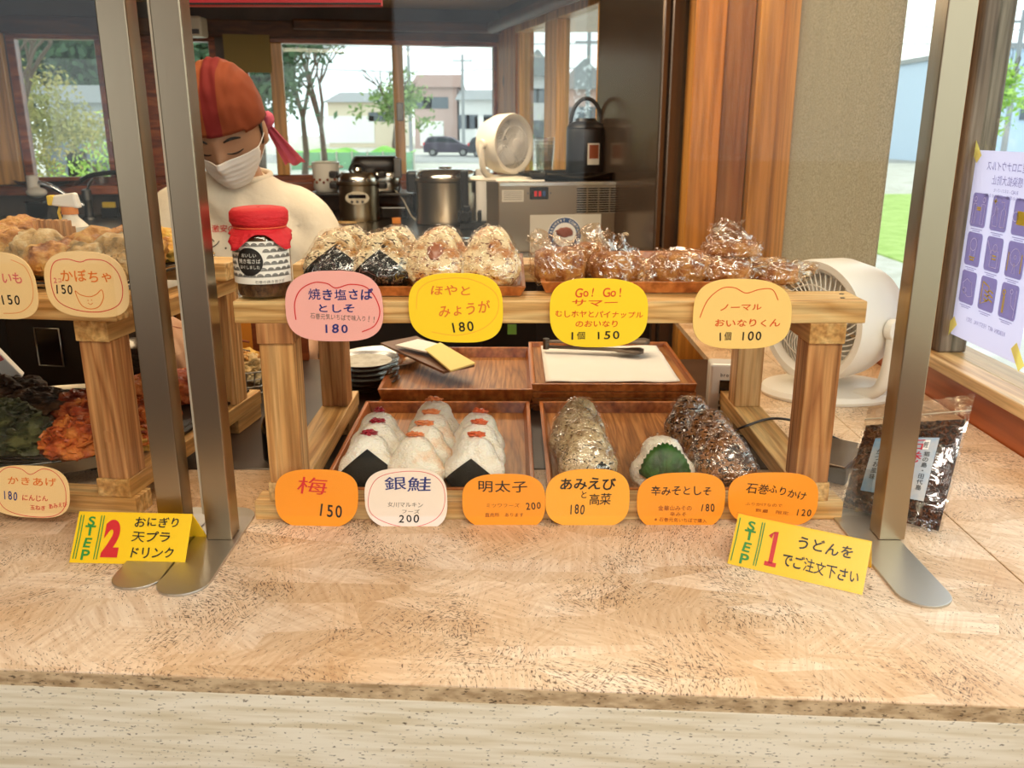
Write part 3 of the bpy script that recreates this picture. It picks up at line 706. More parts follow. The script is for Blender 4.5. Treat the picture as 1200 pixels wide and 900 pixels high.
P = [(392, 281, 'rice_mackerel', (.012, .75), 'front of the two leftmost upper rice balls, seaweed peak below'), (408, 265, 'rice_mackerel', None, 'rear of the two leftmost upper rice balls'),
     (447, 284, 'rice_mackerel', (.008, .8, -.002), 'front flecked rice ball with wide black seaweed, second upper row'), (464, 269, 'rice_mackerel', None, 'rear flecked rice ball of the second upper row'),
     (510, 284, 'rice_ginger', None, 'front golden rice ball with a brown filling spot'), (518, 271, 'rice_ginger', None, 'rear golden rice ball of the third upper row'),
     (573, 285, 'rice_ginger', None, 'front golden rice ball at the right end of the upper tray'), (575, 272, 'rice_ginger', None, 'rear golden rice ball at the right end of the upper tray')]
for i, (u, v, m, no, lb) in enumerate(P):
    t = onigiri(lb, rowpos(u, v, Z2, 1.0), m, i, rz=R((6, 6, 5, 5, -3, -3, -5, -5)[i]), rx=R(-28), s=.96, nori=no, film='cling_film_thin', group='browned rice balls on the upper tier')
    if i == 4: b = B(); b.ball((.002, -.0215, .006), (.009, .003, .010), 3, fn=lambda q, o2: q * (1 + .4 * noise.noise(o2 * 2))); b.build('filling', 'soft_brown', t, smooth=180)

# ---------------------------------------------------------------- fried tofu pouches in film
def lumpy(name, col1, col2, dark, lo=.35, hi=.6, scale=40, rough=.45, bs=90, st=1.0):
    m, t, b = nodes_of(name); L = t.links
    n = N(t, 'ShaderNodeTexNoise', Scale=1.0, Detail=5.0); L.new(mapped(t, (scale,) * 3), n.inputs['Vector'])
    r = ramp(t, [(lo, dark), ((lo + hi) / 2, col1), (hi, col2)]); L.new(n.outputs['Fac'], r.inputs['Fac']); L.new(r.outputs[0], b.inputs['Base Color'])
    b.inputs['Roughness'].default_value = rough; b.inputs['Coat Weight'].default_value = .2; b.inputs['Coat Roughness'].default_value = .25
    n2 = N(t, 'ShaderNodeTexNoise', Scale=1.0, Detail=5.0, Roughness=.7); L.new(mapped(t, (bs * 2.5,) * 3), n2.inputs['Vector']); bump(t, b, n2.outputs['Fac'], st, .004)
lumpy('tofu_pouch', 'b06a2c', 'd29650', '8a4a1c', scale=60)
lumpy('tempura_gold', 'cf8f3e', 'e9bd70', '96561c')
lumpy('tempura_pale', 'cfa868', 'e6d0a0', '8a7444')
lumpy('tempura_yellow', 'e0a02c', 'f2c65a', 'a8641a')
lumpy('tempura_orange', 'cc5a1e', 'ea8a3c', '8a3010')
lumpy('tempura_red', 'b8461c', 'd8743c', '7a260e')
lumpy('tempura_dark', '3a2416', '5c3c20', '1c120c')
lumpy('tempura_green', '3e4020', '66653a', '22220f')
def pouch(label, loc, sx, sy, sz, rz, seed, tuft, rx=0):
    t = thing('fried_tofu_pouch', label, 'fried tofu', loc, rot=(rx, 0, rz), group='wrapped fried tofu pouches on the upper tier')
    def fn(q, o):
        e = .62; p = Vector([abs(c) ** e * (1 if c > 0 else -1) for c in o]); p = Vector((p.x * sx, p.y * sy, p.z * sz))
        return p * (1 + .10 * noise.noise(o * 1.7 + Vector((seed, 0, 0)))) + o * .002 * noise.noise(o * 7 + Vector((seed, 3, 0)))
    B().ball((0, 0, sz * .95), 1, 4, fn=fn).build('pouch', 'tofu_pouch', t, smooth=180)
    def f2(q, o):
        e = .7; p = Vector([abs(c) ** e * (1 if c > 0 else -1) for c in o]); p = Vector((p.x * (sx + .003), p.y * (sy + .003), p.z * (sz + .002)))
        r = abs(noise.noise(o * 3.2 + Vector((seed, 5, 0))))
        p += o * (.0085 * r)
        td = Vector(tuft).normalized(); a = max(0, o.dot(td)); return p + td * (.022 * a ** 7)
    B().ball((0, 0, sz * .98), 1, 5, fn=f2).build('cling_film', 'cling_film_crumpled', t, smooth=180)
    # twisted end of the film: a fan of pleats
    td = Vector(tuft).normalized(); a = td.cross(Vector((0, .3, 1))).normalized(); c = td.cross(a); rows = []
    base = Vector((0, 0, sz)) + Vector((td.x * sx, td.y * sy, td.z * sz)) * .95
    for j in range(6):
        f = j / 5; row = []
        for k in range(21):
            an = -1.3 + 2.6 * k / 20; pl = .004 * f * (1 if k % 2 else -1)
            row.append(base + td * (.004 + .024 * f * (.7 + .4 * noise.noise(Vector((k * .7, seed, 0))))) + a * math.sin(an) * (.004 + .022 * f) + c * (math.cos(an) * .006 * f + pl))
        rows.append(row)
    B().sheet(rows).build('film_tuft', 'cling_film_crumpled', t, smooth=30)
ZP = 1.171
for u, v, y, sx, sy, sz, rz, tf, lb in [
    (655, 325, 1.045, .030, .024, .022, 10, (-.5, 0, 1), 'leftmost wrapped tofu pouch in front of the round emblem'),
    (690, 325, 1.10, .026, .022, .021, -15, (.1, -.2, 1), 'wrapped tofu pouch behind, second from left'),
    (720, 325, 1.04, .027, .024, .020, 20, (-.2, 0, 1), 'wrapped tofu pouch with a bright film twist, third from left'),
    (795, 328, 1.04, .033, .024, .019, 3, (-1, -.2, -.1), 'boxy golden tofu pouch right of the yellow price cards'),
    (848, 328, 1.045, .031, .024, .015, -6, (.9, 0, .3), 'lower pouch above the rightmost upper card'),
    (905, 328, 1.06, .030, .022, .013, -12, (1, .1, .25), 'pale wrapped pouch at the far right end')]:
    p = at(u, v, y); pouch(lb, (p.x, y, ZP if u < 880 else 1.168), sx, sy, sz, R(rz), u * .13, tf)
p = at(858, 300, 1.075); pouch('flat pouch resting on top at right, film peaked', (p.x, 1.075, ZP + .026), .030, .022, .011, R(-8), 7.7, (-.2, 0, 1))

# ---------------------------------------------------------------- price cards
def px_scale(p): d = p - CAM; return (d.y * math.cos(PITCH) - d.z * math.sin(PITCH)) / FPX
def blob(w2, h2, e, seed, n=56, notch=0):
    rnd = random.Random(seed); ph = [rnd.uniform(0, 6.28) for _ in range(3)]; o = []
    for k in range(n):
        a = 2 * PI * k / n; c, s = math.cos(a), math.sin(a)
        r = 1 + .02 * math.sin(2 * a + ph[0]) + .014 * math.sin(3 * a + ph[1])
        x = abs(c) ** (2 / e) * (1 if c > 0 else -1) * w2 * r; y = abs(s) ** (2 / e) * (1 if s > 0 else -1) * h2 * r
        if notch and s > 0: y -= notch * math.exp(-(x / (w2 * .25)) ** 2)
        o.append((x, y))
    return o
def card(label, u, v, Y, w, h, m, texts, borders=(), lean=0, rz=0, e=2.9, seed=1, notch=0, wgt=.012, roll=0):
    c = at(u, v, Y); s = px_scale(c); sy = s * 1.045
    t = thing('price_card', label, 'price card', c, rot=(PI / 2 - R(lean), R(roll), R(rz)))
    B().prism(blob(w / 2 * s, h / 2 * sy, e, seed, notch=notch * s), .0012).build('card_sheet', m, t, bevel=.0003)
    L = Matrix.Translation((0, 0, .0016))
    groups = {}
    for q in texts:
        tx, cu, cv, wd, ht, ink = q[:6]; sl = q[6] if len(q) > 6 else 0; wt = q[7] if len(q) > 7 else wgt
        groups.setdefault((ink, wt), []).append((tx, (cu - u) * s, (v - cv) * sy, wd * s, ht * sy, sl))
    for (ink, wt), ln in groups.items(): lettering('lettering', t, ln, ink, L, wt, seed=seed + len(ink))
    for pts, ink, wd, *cl in borders:
        q = [((a - u) * s, (v - b2) * sy) for a, b2 in pts]; q = spline(q, 8, bool(cl))
        if cl: q.append(q[0]); 
        strokes('drawn_border', t, [q], wd * s, ink, Matrix.Translation((0, 0, .00135)))
    return t
YU, YL = .953, .950
card('pink card with navy writing, 180, beside the red-capped jar', 392, 359.5, YU, 112, 82, 'card_pink',
     [('焼き塩さば', 400, 345.5, 76, 13, 'navy_ink', 0, .02), ('としそ', 394, 361, 46, 10, 'navy_ink', 0, .02), ('石巻元気いちばで味入り!!', 402, 371.5, 78, 7, 'grey_ink', -3, 0), ('180', 392, 384, 32, 10, 'navy_ink', 0, .02)],
     [([(346, 374), (346, 355), (354, 340), (370, 332), (385, 333), (395, 338), (412, 334), (430, 337), (441, 350), (445, 366), (438, 381), (423, 388)], 'red_ink', 1.3)], seed=3)
card('yellow card, 180, hanging under the golden rice balls', 535, 361, YU, 112, 78, 'card_yellow',
     [('ほやと', 529, 341, 50, 12, 'orange_ink'), ('みょうが', 544, 362, 62, 15, 'orange_ink', 6), ('180', 541, 382, 30, 11, 'black_ink', 6)],
     [([(488, 362), (492, 340), (512, 329), (550, 328), (580, 343), (583, 366), (566, 384), (535, 392), (505, 388)], 'card_orange_light', .7)], seed=5)
card('yellow card reading Go! Go!, 150', 701, 366.5, YU, 113, 80, 'card_yellow',
     [('Go! Go!', 702, 343, 56, 10, 'deep_orange_ink'), ('サマー', 697, 355, 56, 8, 'deep_orange_ink'), ('むしホヤとパイナップル', 702, 368, 104, 8, 'deep_orange_ink', -1), ('のおいなり', 700, 379, 52, 8, 'deep_orange_ink'), ('1個 150', 697, 392, 62, 9, 'black_ink', 1)], seed=7)
card('pale orange card at right of the upper row, 100', 869, 368.5, YU, 115, 80, 'card_peach',
     [('ノーマル', 867, 360, 50, 8, 'deep_orange_ink'), ('おいなりくん', 876, 378, 78, 9, 'deep_orange_ink'), ('1個 100', 868, 393, 54, 10, 'black_ink', 1)],
     [([(820, 372), (828, 352), (843, 339), (858, 338), (872, 344), (887, 340), (902, 340), (910, 352)], 'deep_orange_ink', 1.1)], seed=9)
YL2 = .915
c1 = card('cream card with a drawn smiling crescent, 150', 102, 334, .94, 102, 75, 'card_cream',
     [('2コ', 67, 329, 11, 6, 'pink_ink'), ('かぼちゃ', 104, 324, 66, 14, 'orange_ink'), ('150', 73, 339, 24, 10, 'black_ink')],
     [([(60, 345), (59, 325), (66, 309), (82, 305), (98, 308), (110, 305), (130, 307), (143, 320), (146, 340), (138, 356), (115, 364), (88, 363), (68, 356)], 'red_ink', 1.0, 1),
      ([(87, 341), (93, 345), (104, 347), (113, 344), (120, 339), (121, 348), (114, 358), (102, 361), (92, 356)], 'orange_ink', 1.0, 1), ([(101, 354), (104, 356), (107, 354)], 'orange_ink', .7), ([(101.5, 350.5), (101.5, 352)], 'orange_ink', .9), ([(106, 350), (106, 351.5)], 'orange_ink', .9)], seed=11, rz=-6)
card('cream card at the left frame edge, 150', -4, 335, .945, 102, 76, 'card_cream',
     [('いも', 18, 326, 27, 13, 'pink_ink'), ('150', 11, 350, 27, 11, 'black_ink', 2)], [([(20, 305), (36, 313), (42, 332), (38, 352), (22, 364), (0, 366)], 'orange_ink', .7)], seed=12, rz=-6)
card('cream card leaning on the tempura shelf foot, 180', 34, 576, .950, 101, 61, 'card_cream',
     [('かきあげ', 39, 564, 62, 10, 'orange_ink'), ('180', 11, 581, 20, 10, 'navy_ink', -2), ('にんじん', 42, 583, 33, 7, 'red_ink'), ('玉ねぎ', 45, 594, 20, 6, 'red_ink'), ('あみえび', 70, 590, 24, 6, 'red_ink', 10)],
     [([(-6, 580), (-4, 560), (10, 549), (26, 550), (38, 556), (54, 549), (70, 554), (80, 570), (78, 592), (62, 603), (30, 604), (4, 597)], 'red_ink', .8, 1)], seed=13, lean=9, rz=-6)
def low(*a, **k): return card(*a, lean=7, **k)
low('orange card with one red character, 150', 371, 584, YL - .002, 99, 68, 'card_orange', [('梅', 367, 569, 36, 19, 'red_ink'), ('150', 387, 597, 31, 14, 'black_ink', -6)], seed=15, rz=-3)
low('white card with navy characters, 200', 476.5, 585, YL - .003, 97, 72, 'card_white',
    [('銀鮭', 478, 567, 56, 16, 'navy_ink', 0, .02), ('女川マルキン', 475, 591, 42, 6, 'grey_ink', -1, 0), ('フーズ', 481, 599, 22, 5, 'grey_ink', 0, 0), ('200', 479, 607, 26, 9, 'black_ink')],
    [([(434, 600), (433, 578), (444, 560), (470, 553), (500, 554), (518, 566), (521, 590), (510, 608), (484, 617), (455, 613)], 'pink_ink', .8, 1)], seed=17)
low('orange card in the middle of the lower row, 200', 591, 588, YL, 99, 64, 'card_orange',
    [('明太子', 589, 570, 60, 14, 'black_ink'), ('ミツワフーズ', 589, 592, 40, 5, 'rust_ink', 0, 0), ('200', 625, 592, 19, 8, 'black_ink', 3), ('直売所 あります', 591, 603, 46, 5, 'rust_ink', 0, 0)], seed=19)
low('light orange card with bold black writing, 180', 689, 584, YL, 97, 69, 'card_orange_light',
    [('あみえび', 688, 567, 66, 14, 'black_ink', 0, .02), ('と', 684, 579, 9, 9, 'black_ink'), ('高菜', 703, 585, 26, 13, 'black_ink'), ('180', 676, 596, 20, 11, 'black_ink')], seed=21)
low('orange card below the leaf-wrapped rice ball, 180', 798, 587.5, YL, 104, 67, 'card_orange',
    [('辛みそとしそ', 798, 575, 72, 11, 'black_ink'), ('金華山みその', 791, 595, 40, 6, 'rust_ink', 0, 0), ('180', 829, 594, 18, 9, 'black_ink'), ('辛みそ', 795, 602, 20, 5, 'rust_ink', 0, 0), ('※石巻元気いちばで購入', 798, 609, 62, 5, 'rust_ink', -2, 0)], seed=23)
low('orange card partly behind the yellow folded sign, 120', 906, 585, YL, 104, 64, 'card_orange',
    [('石巻', 887, 573, 27, 12, 'black_ink', -6), ('ふりかけ', 922, 577, 46, 10, 'black_ink', -14), ('ふりかけなので', 895, 591, 44, 4, 'rust_ink', -3, 0), ('数量 限定', 905, 599, 40, 4, 'rust_ink', -6, 0), ('120', 942, 600, 20, 8, 'black_ink', -4)], seed=25)

# ---------------------------------------------------------------- folded yellow step signs
def step_sign(label, loc, rz, W, num, lines, single):
    t = thing('folded_sign', label, 'sign', loc, rz)
    d, h = .033, .045; an = math.atan2(h, d); Lf = math.hypot(d, h)
    F = Matrix.Translation((0, 0, 0)) @ Matrix.Rotation(an, 4, 'X'); K = Matrix.Translation((0, 2 * d, 0)) @ Matrix.Rotation(PI - an, 4, 'X')
    B().box(0, W, 0, Lf, -.001, 0, F).build('front_panel', 'sign_yellow', t); B().box(0, W, 0, Lf, 0, .001, K).build('back_panel', 'sign_yellow', t)
    B().box(-.0015, W + .0015, -.001, Lf + .0012, .0012, .0018, F).build('clear_sleeve', 'soft_sleeve', t)
    G = F @ Matrix.Translation((0, 0, .0007))
    lettering('step_word', t, [('STEP', .0165, Lf / 2, .011, Lf * .86, 0, True)], 'green_ink', G, .02, seed=4)
    xs = (.0035, .0065, .0265, .0295) if not single else (.003, .027, .0295)
    strokes('green_lines', t, [[(x, .004), (x + .0004, Lf / 2), (x, Lf - .004)] for x in xs], .0011, 'green_ink', G)
    if num == '1': strokes('step_number', t, [[(.038, Lf * .68), (.0435, Lf * .80), (.0435, Lf * .18)], [(.0375, Lf * .17), (.0495, Lf * .17)]], .0045, 'red_ink', G)
    else: lettering('step_number', t, [(num, .0425, Lf / 2, .022 if num == '2' else .016, Lf * .66)], 'red_ink', G, .06, jit=0)
    lettering('lettering', t, [(tx, x, y, wd, ht, sl) for tx, x, y, wd, ht, sl in lines], 'black_ink', G, .015, seed=9)
    return t
step_sign('yellow folded sign reading STEP 2, at left', (-.478, .852, .9001), R(-3), .127, '2',
          [('おにぎり', .090, .0455, .052, .0115, 0), ('天プラ', .086, .0295, .044, .0115, 0), ('ドリンク', .089, .0125, .052, .0125, 0)], False)
step_sign('yellow folded sign reading STEP 1, tilted at right', (.232, .850, .9001), R(-29), .137, '1',
          [('うどんを', .094, .039, .058, .014, 0), ('でご注文下さい', .093, .0165, .078, .014, -2)], True)

# ---------------------------------------------------------------- jar with red paper cap
j = thing('sauce_jar', 'glass jar of brown flakes with a red crepe paper cap', 'jar', (-.283, .992, 1.165)); r = .0315
mat('jar_contents', '6e4a2a', .6, vary=(160, '3c2412', .4, .6), bmp=((300, 300, 300), .6, .002)); mat('crepe_red', 'd31f2c', .65, bmp=((60, 60, 260), .7, .003)); mat('label_print', 'f2efe8', .6); mat('twine', 'e0603c', .7)
B().lathe([(.024, 0), (r - .002, .003), (r, .008), (r, .066), (r - .006, .076), (r - .007, .08)], seg=48, cap=True).build('jar_glass', 'clear_glass', j, smooth=50)
B().lathe([(.022, .002), (r - .004, .004), (r - .0025, .009), (r - .0025, .068), (r - .008, .074)], seg=48).build('jar_contents', 'jar_contents', j, smooth=50)
def cylsurf(R0):
    return lambda p: Vector((R0 * math.sin(p.x / R0), -R0 * math.cos(p.x / R0), p.y))
rows = [[cylsurf(r + .0006)(Vector((-.047 + .094 * i / 40, z, 0))) for i in range(41)] for z in (.019, .066)]
B().sheet(rows).build('paper_label', 'label_print', j, smooth=180)
waves = []
rn = random.Random(8)
for ry in range(6):
    for rx_ in range(12):
        cx, cy = -.044 + .0082 * rx_ + (.004 if ry % 2 else 0), .0265 + .0068 * ry
        if (cx + .006) ** 2 + (cy - .044) ** 2 < .0155 ** 2 or cx > .044: continue
        for q in (.0036, .0023, .0010): waves.append([(cx + q * math.cos(PI * k / 6), cy + q * math.sin(PI * k / 6)) for k in range(7)])
def warp_cyl(o, R0):
    for v in o.data.vertices: v.co = cylsurf(R0)(Vector((v.co.x, v.co.y, 0)))
    return o
warp_cyl(strokes('wave_pattern', j, waves, .0008, 'black_ink'), r + .0010)
R1 = r + .0013
B().sheet([[cylsurf(R1)(Vector((-.006 + .0155 * q / 6 * math.cos(2 * PI * k / 40), .044 + .0155 * q / 6 * math.sin(2 * PI * k / 40), 0))) for k in range(41)] for q in (.01, 1, 2, 3, 4, 5, 6)]).build('round_seal', 'black_ink', j)
lettering('lettering', j, [('おいしい', -.006, .051, .018, .0048), ('焼き塩さば', -.006, .0445, .026, .0052), ('ほぐしました', -.006, .038, .024, .0042)], 'white_paper', jit=0, proj=lambda p: cylsurf(r + .0017)(p))
lettering('lettering', j, [('石巻の焼き塩さば', .016, .0215, .034, .0035)], 'black_ink', jit=0, proj=lambda p: cylsurf(r + .0012)(p))
rows = []
for z, rr0, am in [(.101, .002, 0), (.1015, .020, .0003), (.100, .028, .0006), (.096, .0315, .0010), (.086, .0315, .0012), (.081, .029, .001), (.0795, .0275, .0008)]:
    rows.append([((rr0 + am * math.sin(i * 3.1 + z * 400)) * math.cos(2 * PI * i / 72), (rr0 + am * math.sin(i * 3.1 + z * 400)) * math.sin(2 * PI * i / 72), z) for i in range(72)])
B().sheet(rows, True).build('paper_cap', 'crepe_red', j, smooth=60)
rows = []
for f in (0, .35, .7, 1):
    row = []
    for i in range(72):
        a = 2 * PI * i / 72; sq = abs(math.cos(2 * (a + .55))) ** 3
        rr0 = .0275 + f * (.006 + .007 * sq) + .0016 * f * math.sin(i * 1.9); row.append((rr0 * math.cos(a), rr0 * math.sin(a), .0795 - f * (.006 + .017 * sq)))
    rows.append(row)
B().sheet(rows, True).build('cap_skirt', 'crepe_red', j, smooth=60, solid=.0004)
B().tube([(.0285 * math.cos(2 * PI * k / 32), .0285 * math.sin(2 * PI * k / 32), .0795) for k in range(32)], .0009, closed=True).build('twine', 'twine', j, smooth=60)

# ---------------------------------------------------------------- seasoning pouch at right
def bag():
    A, Bq = Vector((.402, .990, .901)), Vector((.494, .918, .901)); T, U = at(1018, 478, 1.045), at(1143, 462, .985)
    t = thing('seasoning_bag', 'clear zip bag of dark furikake flakes behind the right stand', 'food bag', (A + Bq) / 2)
    o = (A + Bq) / 2
    def q(s, f): return A.lerp(Bq, s).lerp(T.lerp(U, s), f) - o
    nn = (Bq - A).cross(T - A).normalized(); nn = -nn if nn.y > 0 else nn
    def bulge(s, f): return .009 * (max(0, math.sin(PI * s)) ** .5) * (max(0, math.sin(PI * min(1, f / .84))) ** .6)
    def surf(s, f, side, amp):
        return q(s, f) + nn * side * (bulge(s, f) + amp * (noise.noise(Vector((s * 30, f * 40, side * 3))) + .5 * noise.noise(Vector((s * 70, f * 90, 0)))))
    n = 56; rows = []
    for jn in range(n + 1):
        f = .02 + .80 * jn / n; e = .012 * noise.noise(Vector((jn * .5, 0, 0)))
        rows.append([surf(.03 + e + (.94 - e) * i / n, f, 1, .0022) for i in range(n + 1)] + [surf(.03 + e + (.94 - e) * (n - i) / n, f, -1, .0022) for i in range(n + 1)])
    mat('furikake', '2a1810', .5, vary=(230, '6e4020', .48, .66), bmp=((260, 260, 260), .9, .004))
    B().sheet(rows, True).build('flakes', 'furikake', t, smooth=35)
    rn = random.Random(3); b = B()
    for k in range(420):
        s, f = rn.uniform(.05, .95), rn.uniform(.03, .80); c = surf(s, f, 1, .0015) + nn * .0008
        M = Matrix.Translation(c) @ Matrix.Rotation(rn.uniform(0, 6), 4, nn) @ Matrix.Rotation(rn.uniform(-.5, .5), 4, 'X'); b.box(-.0024, .0024, -.0006, .0006, -.0006, .0006, M)
    o2 = b.build('loose_flakes', mat('flake_brown', '5c3116', .45, coat=.4), t); o2['kind'] = 'stuff'
    rows = [[surf(i / 30, jn / 40, 1, .0016) + nn * .0022 for i in range(31)] for jn in range(41)]
    B().sheet(rows).build('film_front', 'bag_film', t, smooth=180)
    rows = [[surf(i / 12, jn / 12, -1, .001) - nn * .0015 for i in range(13)] for jn in range(13)]
    B().sheet(rows).build('film_back', 'clear_sleeve', t, smooth=180)
    B().tube([q(i / 10, .865) + nn * .002 for i in range(11)], .0011, 6).build('zip_ridge', 'clear_sleeve', t, smooth=60)
    B().tube([q(i / 10, .88) + nn * .002 for i in range(11)], .0008, 6).build('zip_ridge', 'beige_plastic', t, smooth=60)
    # printed label
    mat('label_blue', '7da4c4', .35, vary=(14, 'c9c4bc', .4, .6)); mat('label_plum', 'c22a3c', .4)
    def lab(s0, s1, f0, f1, off): return [[surf(s0 + (s1 - s0) * i / 10, f0 + (f1 - f0) * k / 10, 1, 0) + nn * off for i in range(11)] for k in range(11)]
    B().sheet(lab(.18, .79, .19, .67, .0048)).build('printed_label', 'label_blue', t, smooth=180)
    def pj(p): return surf(p.x, p.y, 1, 0) + nn * .0054
    lettering('lettering', t, [('石巻', .595, .56, .17, .20, 0, True)], 'label_plum', wgt=.03, jit=.02, proj=pj)
    lettering('lettering', t, [('猫の島・田代島', .715, .41, .06, .30, 0, True), ('かつお風味', .26, .43, .06, .28, 0, True)], 'black_ink', wgt=.01, jit=0, proj=pj)
    B().sheet([[pj(Vector((.655 + .06 * i / 4, .575 + .075 * k / 4, 0))) - nn * .0003 for i in range(5)] for k in range(5)]).build('label_panel', 'white_paper', t)
    lettering('lettering', t, [('鰹', .685, .61, .05, .05)], 'black_ink', wgt=0, jit=0, proj=pj)
    B().sheet([[pj(Vector((.53 + .075 * r2 * math.cos(a * PI / 10), .385 + .03 * r2 * math.sin(a * PI / 10), 0))) for a in range(21)] for r2 in (.05, .5, 1)]).build('label_badge', mat('badge_ochre', 'b88a3a', .5), t)
    lettering('lettering', t, [('ふりかけ', .53, .385, .12, .03)], 'black_ink', wgt=.01, jit=0, proj=lambda p: pj(p) + nn * .0004)
bag()
s = thing('acrylic_card_stand', 'small empty clear acrylic stand between shelf foot and bag', 'stand', (.398, .968, .9), R(-8))
B().box(-.022, .03, -.001, .001, .002, .062).build('clear_plate', 'clear_sleeve', s); B().box(-.022, .03, 0, .03, 0, .002).build('clear_base', 'clear_sleeve', s)
b = B(); b.box(0, .055, 0, .006, 0, .0003, Matrix.Translation((.05, .9505, .9001))); tag(b.build('tape_strip', 'card_yellow'), 'yellow tape strip on the counter under the light orange card', 'tape')
# ---------------------------------------------------------------- kitchen counters and appliances
mat('rubber_dark', '1b1a19', .6); mat('lid_steel', 'c9c6be', .18, 1); mat('ceramic_white', 'e9e4d8', .25, coat=.3); mat('icemaker_steel', '9a8a74', .28, 1, bmp=((260, 260, 5), .05, .0005))
mat('emblem_blue', '2b4a7c', .5); mat('poster_grey', 'cfc8b8', .5); mat('rust_brown', '8a4322', .5); mat('orange_sponge', 'e08a3c', .7); mat('yellow_sponge', 'e8c63c', .8)
kc = thing('back_counter', 'stainless kitchen counter under the back windows, with a side arm', 'counter')
b = B(); wallbox(b, -2.6, .02, .93, .955, 0, 1.33); b.build('counter_top', 'kitchen_steel', kc, bevel=.003)
b = B(); wallbox(b, -2.6, -.02, -.25, .93, .02, 1.28); b.build('counter_front', 'dark_metal', kc)
b = B(); kbox(b, 2.70, 3.50, .929, .9545, .065, .43); b.build('counter_top', 'kitchen_steel', kc, bevel=.003)
b = B(); kbox(b, 2.73, 3.48, -.25, .929, .07, .40); b.build('counter_front', 'dark_metal', kc)
ZK = .955
def base(u, v, z=ZK): p = on(u, v, z); return p, px_scale(p)
def blk(px): return px * 1.04

p, s = base(523, 262)
t = thing('rice_warmer', 'large round steel rice warmer with black side handles', 'rice warmer', p)
B().lathe([(33 * s, 0), (35 * s, 2 * s), (35 * s, 6 * s), (34 * s, 8 * s), (34 * s, 48 * s), (36 * s, 50 * s), (36 * s, 53 * s)], seg=48).build('body', 'steel_v', t, smooth=40)
B().lathe([(36 * s, 53 * s), (35 * s, 58 * s), (30 * s, 62 * s), (8 * s, 63 * s), (7 * s, 65 * s), (0.001, 66 * s)], seg=48).build('lid', 'lid_steel', t, smooth=40)
for sx in (-1, 1): b = B(); b.box(sx * 38 * s - 7 * s, sx * 38 * s + 7 * s, -7 * s, 7 * s, 36 * s, 60 * s); b.build('handle', 'black_plastic', t, bevel=.012)
b = B(); b.box(19 * s, 28 * s, -37 * s, -30 * s, 18 * s, 62 * s); b.box(22 * s, 30 * s, -38 * s, -30 * s, 8 * s, 24 * s); b.build('clamp', 'black_plastic', t, bevel=.004)
p, s = base(422, 258)
t = thing('slow_cooker', 'small round steel pressure cooker with an oval control panel', 'cooker', p)
B().lathe([(22 * s, 0), (23.5 * s, 3 * s), (23 * s, 6 * s), (23 * s, 40 * s), (25 * s, 42 * s), (25 * s, 45 * s)], seg=40).build('body', 'steel_v', t, smooth=40)
B().lathe([(24 * s, 45 * s), (24 * s, 49 * s), (19 * s, 55 * s), (6 * s, 57 * s), (5 * s, 60 * s), (.001, 61 * s)], seg=40).build('lid', 'lid_steel', t, smooth=40)
for sx in (-1, 1):
    for z in (36, 48): b = B(); b.box(sx * 28 * s - 5 * s, sx * 28 * s + 5 * s, -5 * s, 5 * s, z * s, (z + 8) * s); b.build('handle', 'black_plastic', t, bevel=.008)
B().tube([(math.cos(PI * k / 10) * 9 * s, -2 * s, 56 * s + math.sin(PI * k / 10) * 9 * s) for k in range(11)], 1.6 * s).build('lid_handle', 'black_plastic', t, smooth=60)
ol = [(12.5 * s * math.cos(a * PI / 18) * 1.1, 7.5 * s * math.sin(a * PI / 18)) for a in range(36)]
o = B().prism(ol, 2 * s, Matrix.Translation((2 * s, -22 * s, 27 * s)) @ STAND).build('control_panel', 'beige_plastic', t, bevel=.002)
B().box(-8 * s, 12 * s, -24.6 * s, -23.9 * s, 27 * s, 31 * s).build('display', 'black_gloss', t)
for k in range(3): b = B(); b.cyl(((-4 + 6 * k) * s, -24.5 * s, 23 * s), ((-4 + 6 * k) * s, -23.9 * s, 23 * s), 1.6 * s, seg=12); b.build('button', 'steel_dark', t)
p = at(446, 224, 4.12); zb = p.z
t = thing('appliance_rack', 'low black rack standing behind the round cookers', 'rack', (0, 0, 0))
q0, q1 = at(362, 224, 4.05).x, at(487, 224, 4.12).x
B().box(q0, q1, 3.98, 4.26, zb - .012, zb).build('rack_shelf', 'black_plastic', t, bevel=.004)
for x in (q0 + .02, q1 - .02, (q0 + q1) / 2):
    for y in (4.0, 4.24): B().box(x - .008, x + .008, y - .008, y + .008, ZK + .0005, zb - .012).build('leg', 'dark_metal', t)
B().box(q1 - .22, q1 - .03, 4.0, 4.2, ZK + .005, ZK + .055).build('drawer_box', 'black_gloss', t, bevel=.006)
s = px_scale(p)
t = thing('rice_cooker', 'squarish silver rice cooker with a dark lid before the window', 'rice cooker', (at(441, 215, 4.1).x, 4.1, zb + .0005), R(8))
def rbox(b, hw, hd, z0, z1, top=1.0, e=4, n=40):
    rows = []
    for f, k in ((0, .96), (.08, 1), (.6, 1), (.9, top), (1, top * .93)):
        rows.append([(hw * k * abs(math.cos(2 * PI * i / n)) ** (2 / e) * (1 if math.cos(2 * PI * i / n) > 0 else -1), hd * k * abs(math.sin(2 * PI * i / n)) ** (2 / e) * (1 if math.sin(2 * PI * i / n) > 0 else -1), z0 + (z1 - z0) * f) for i in range(n)])
    b.sheet(rows, True); 
    b.bm.faces.new([v for v in list(b.bm.verts)[-n:]]); return b
rbox(B(), 29 * s, 27 * s, 0, 24 * s).build('body', 'lid_steel', t, smooth=50)
rbox(B(), 28 * s, 26 * s, 22 * s, 40 * s, .9).build('lid', 'black_plastic', t, smooth=50)
B().box(20 * s, 29.5 * s, -28 * s, -15 * s, 16 * s, 38 * s).build('latch', 'steel_dark', t, bevel=.006)
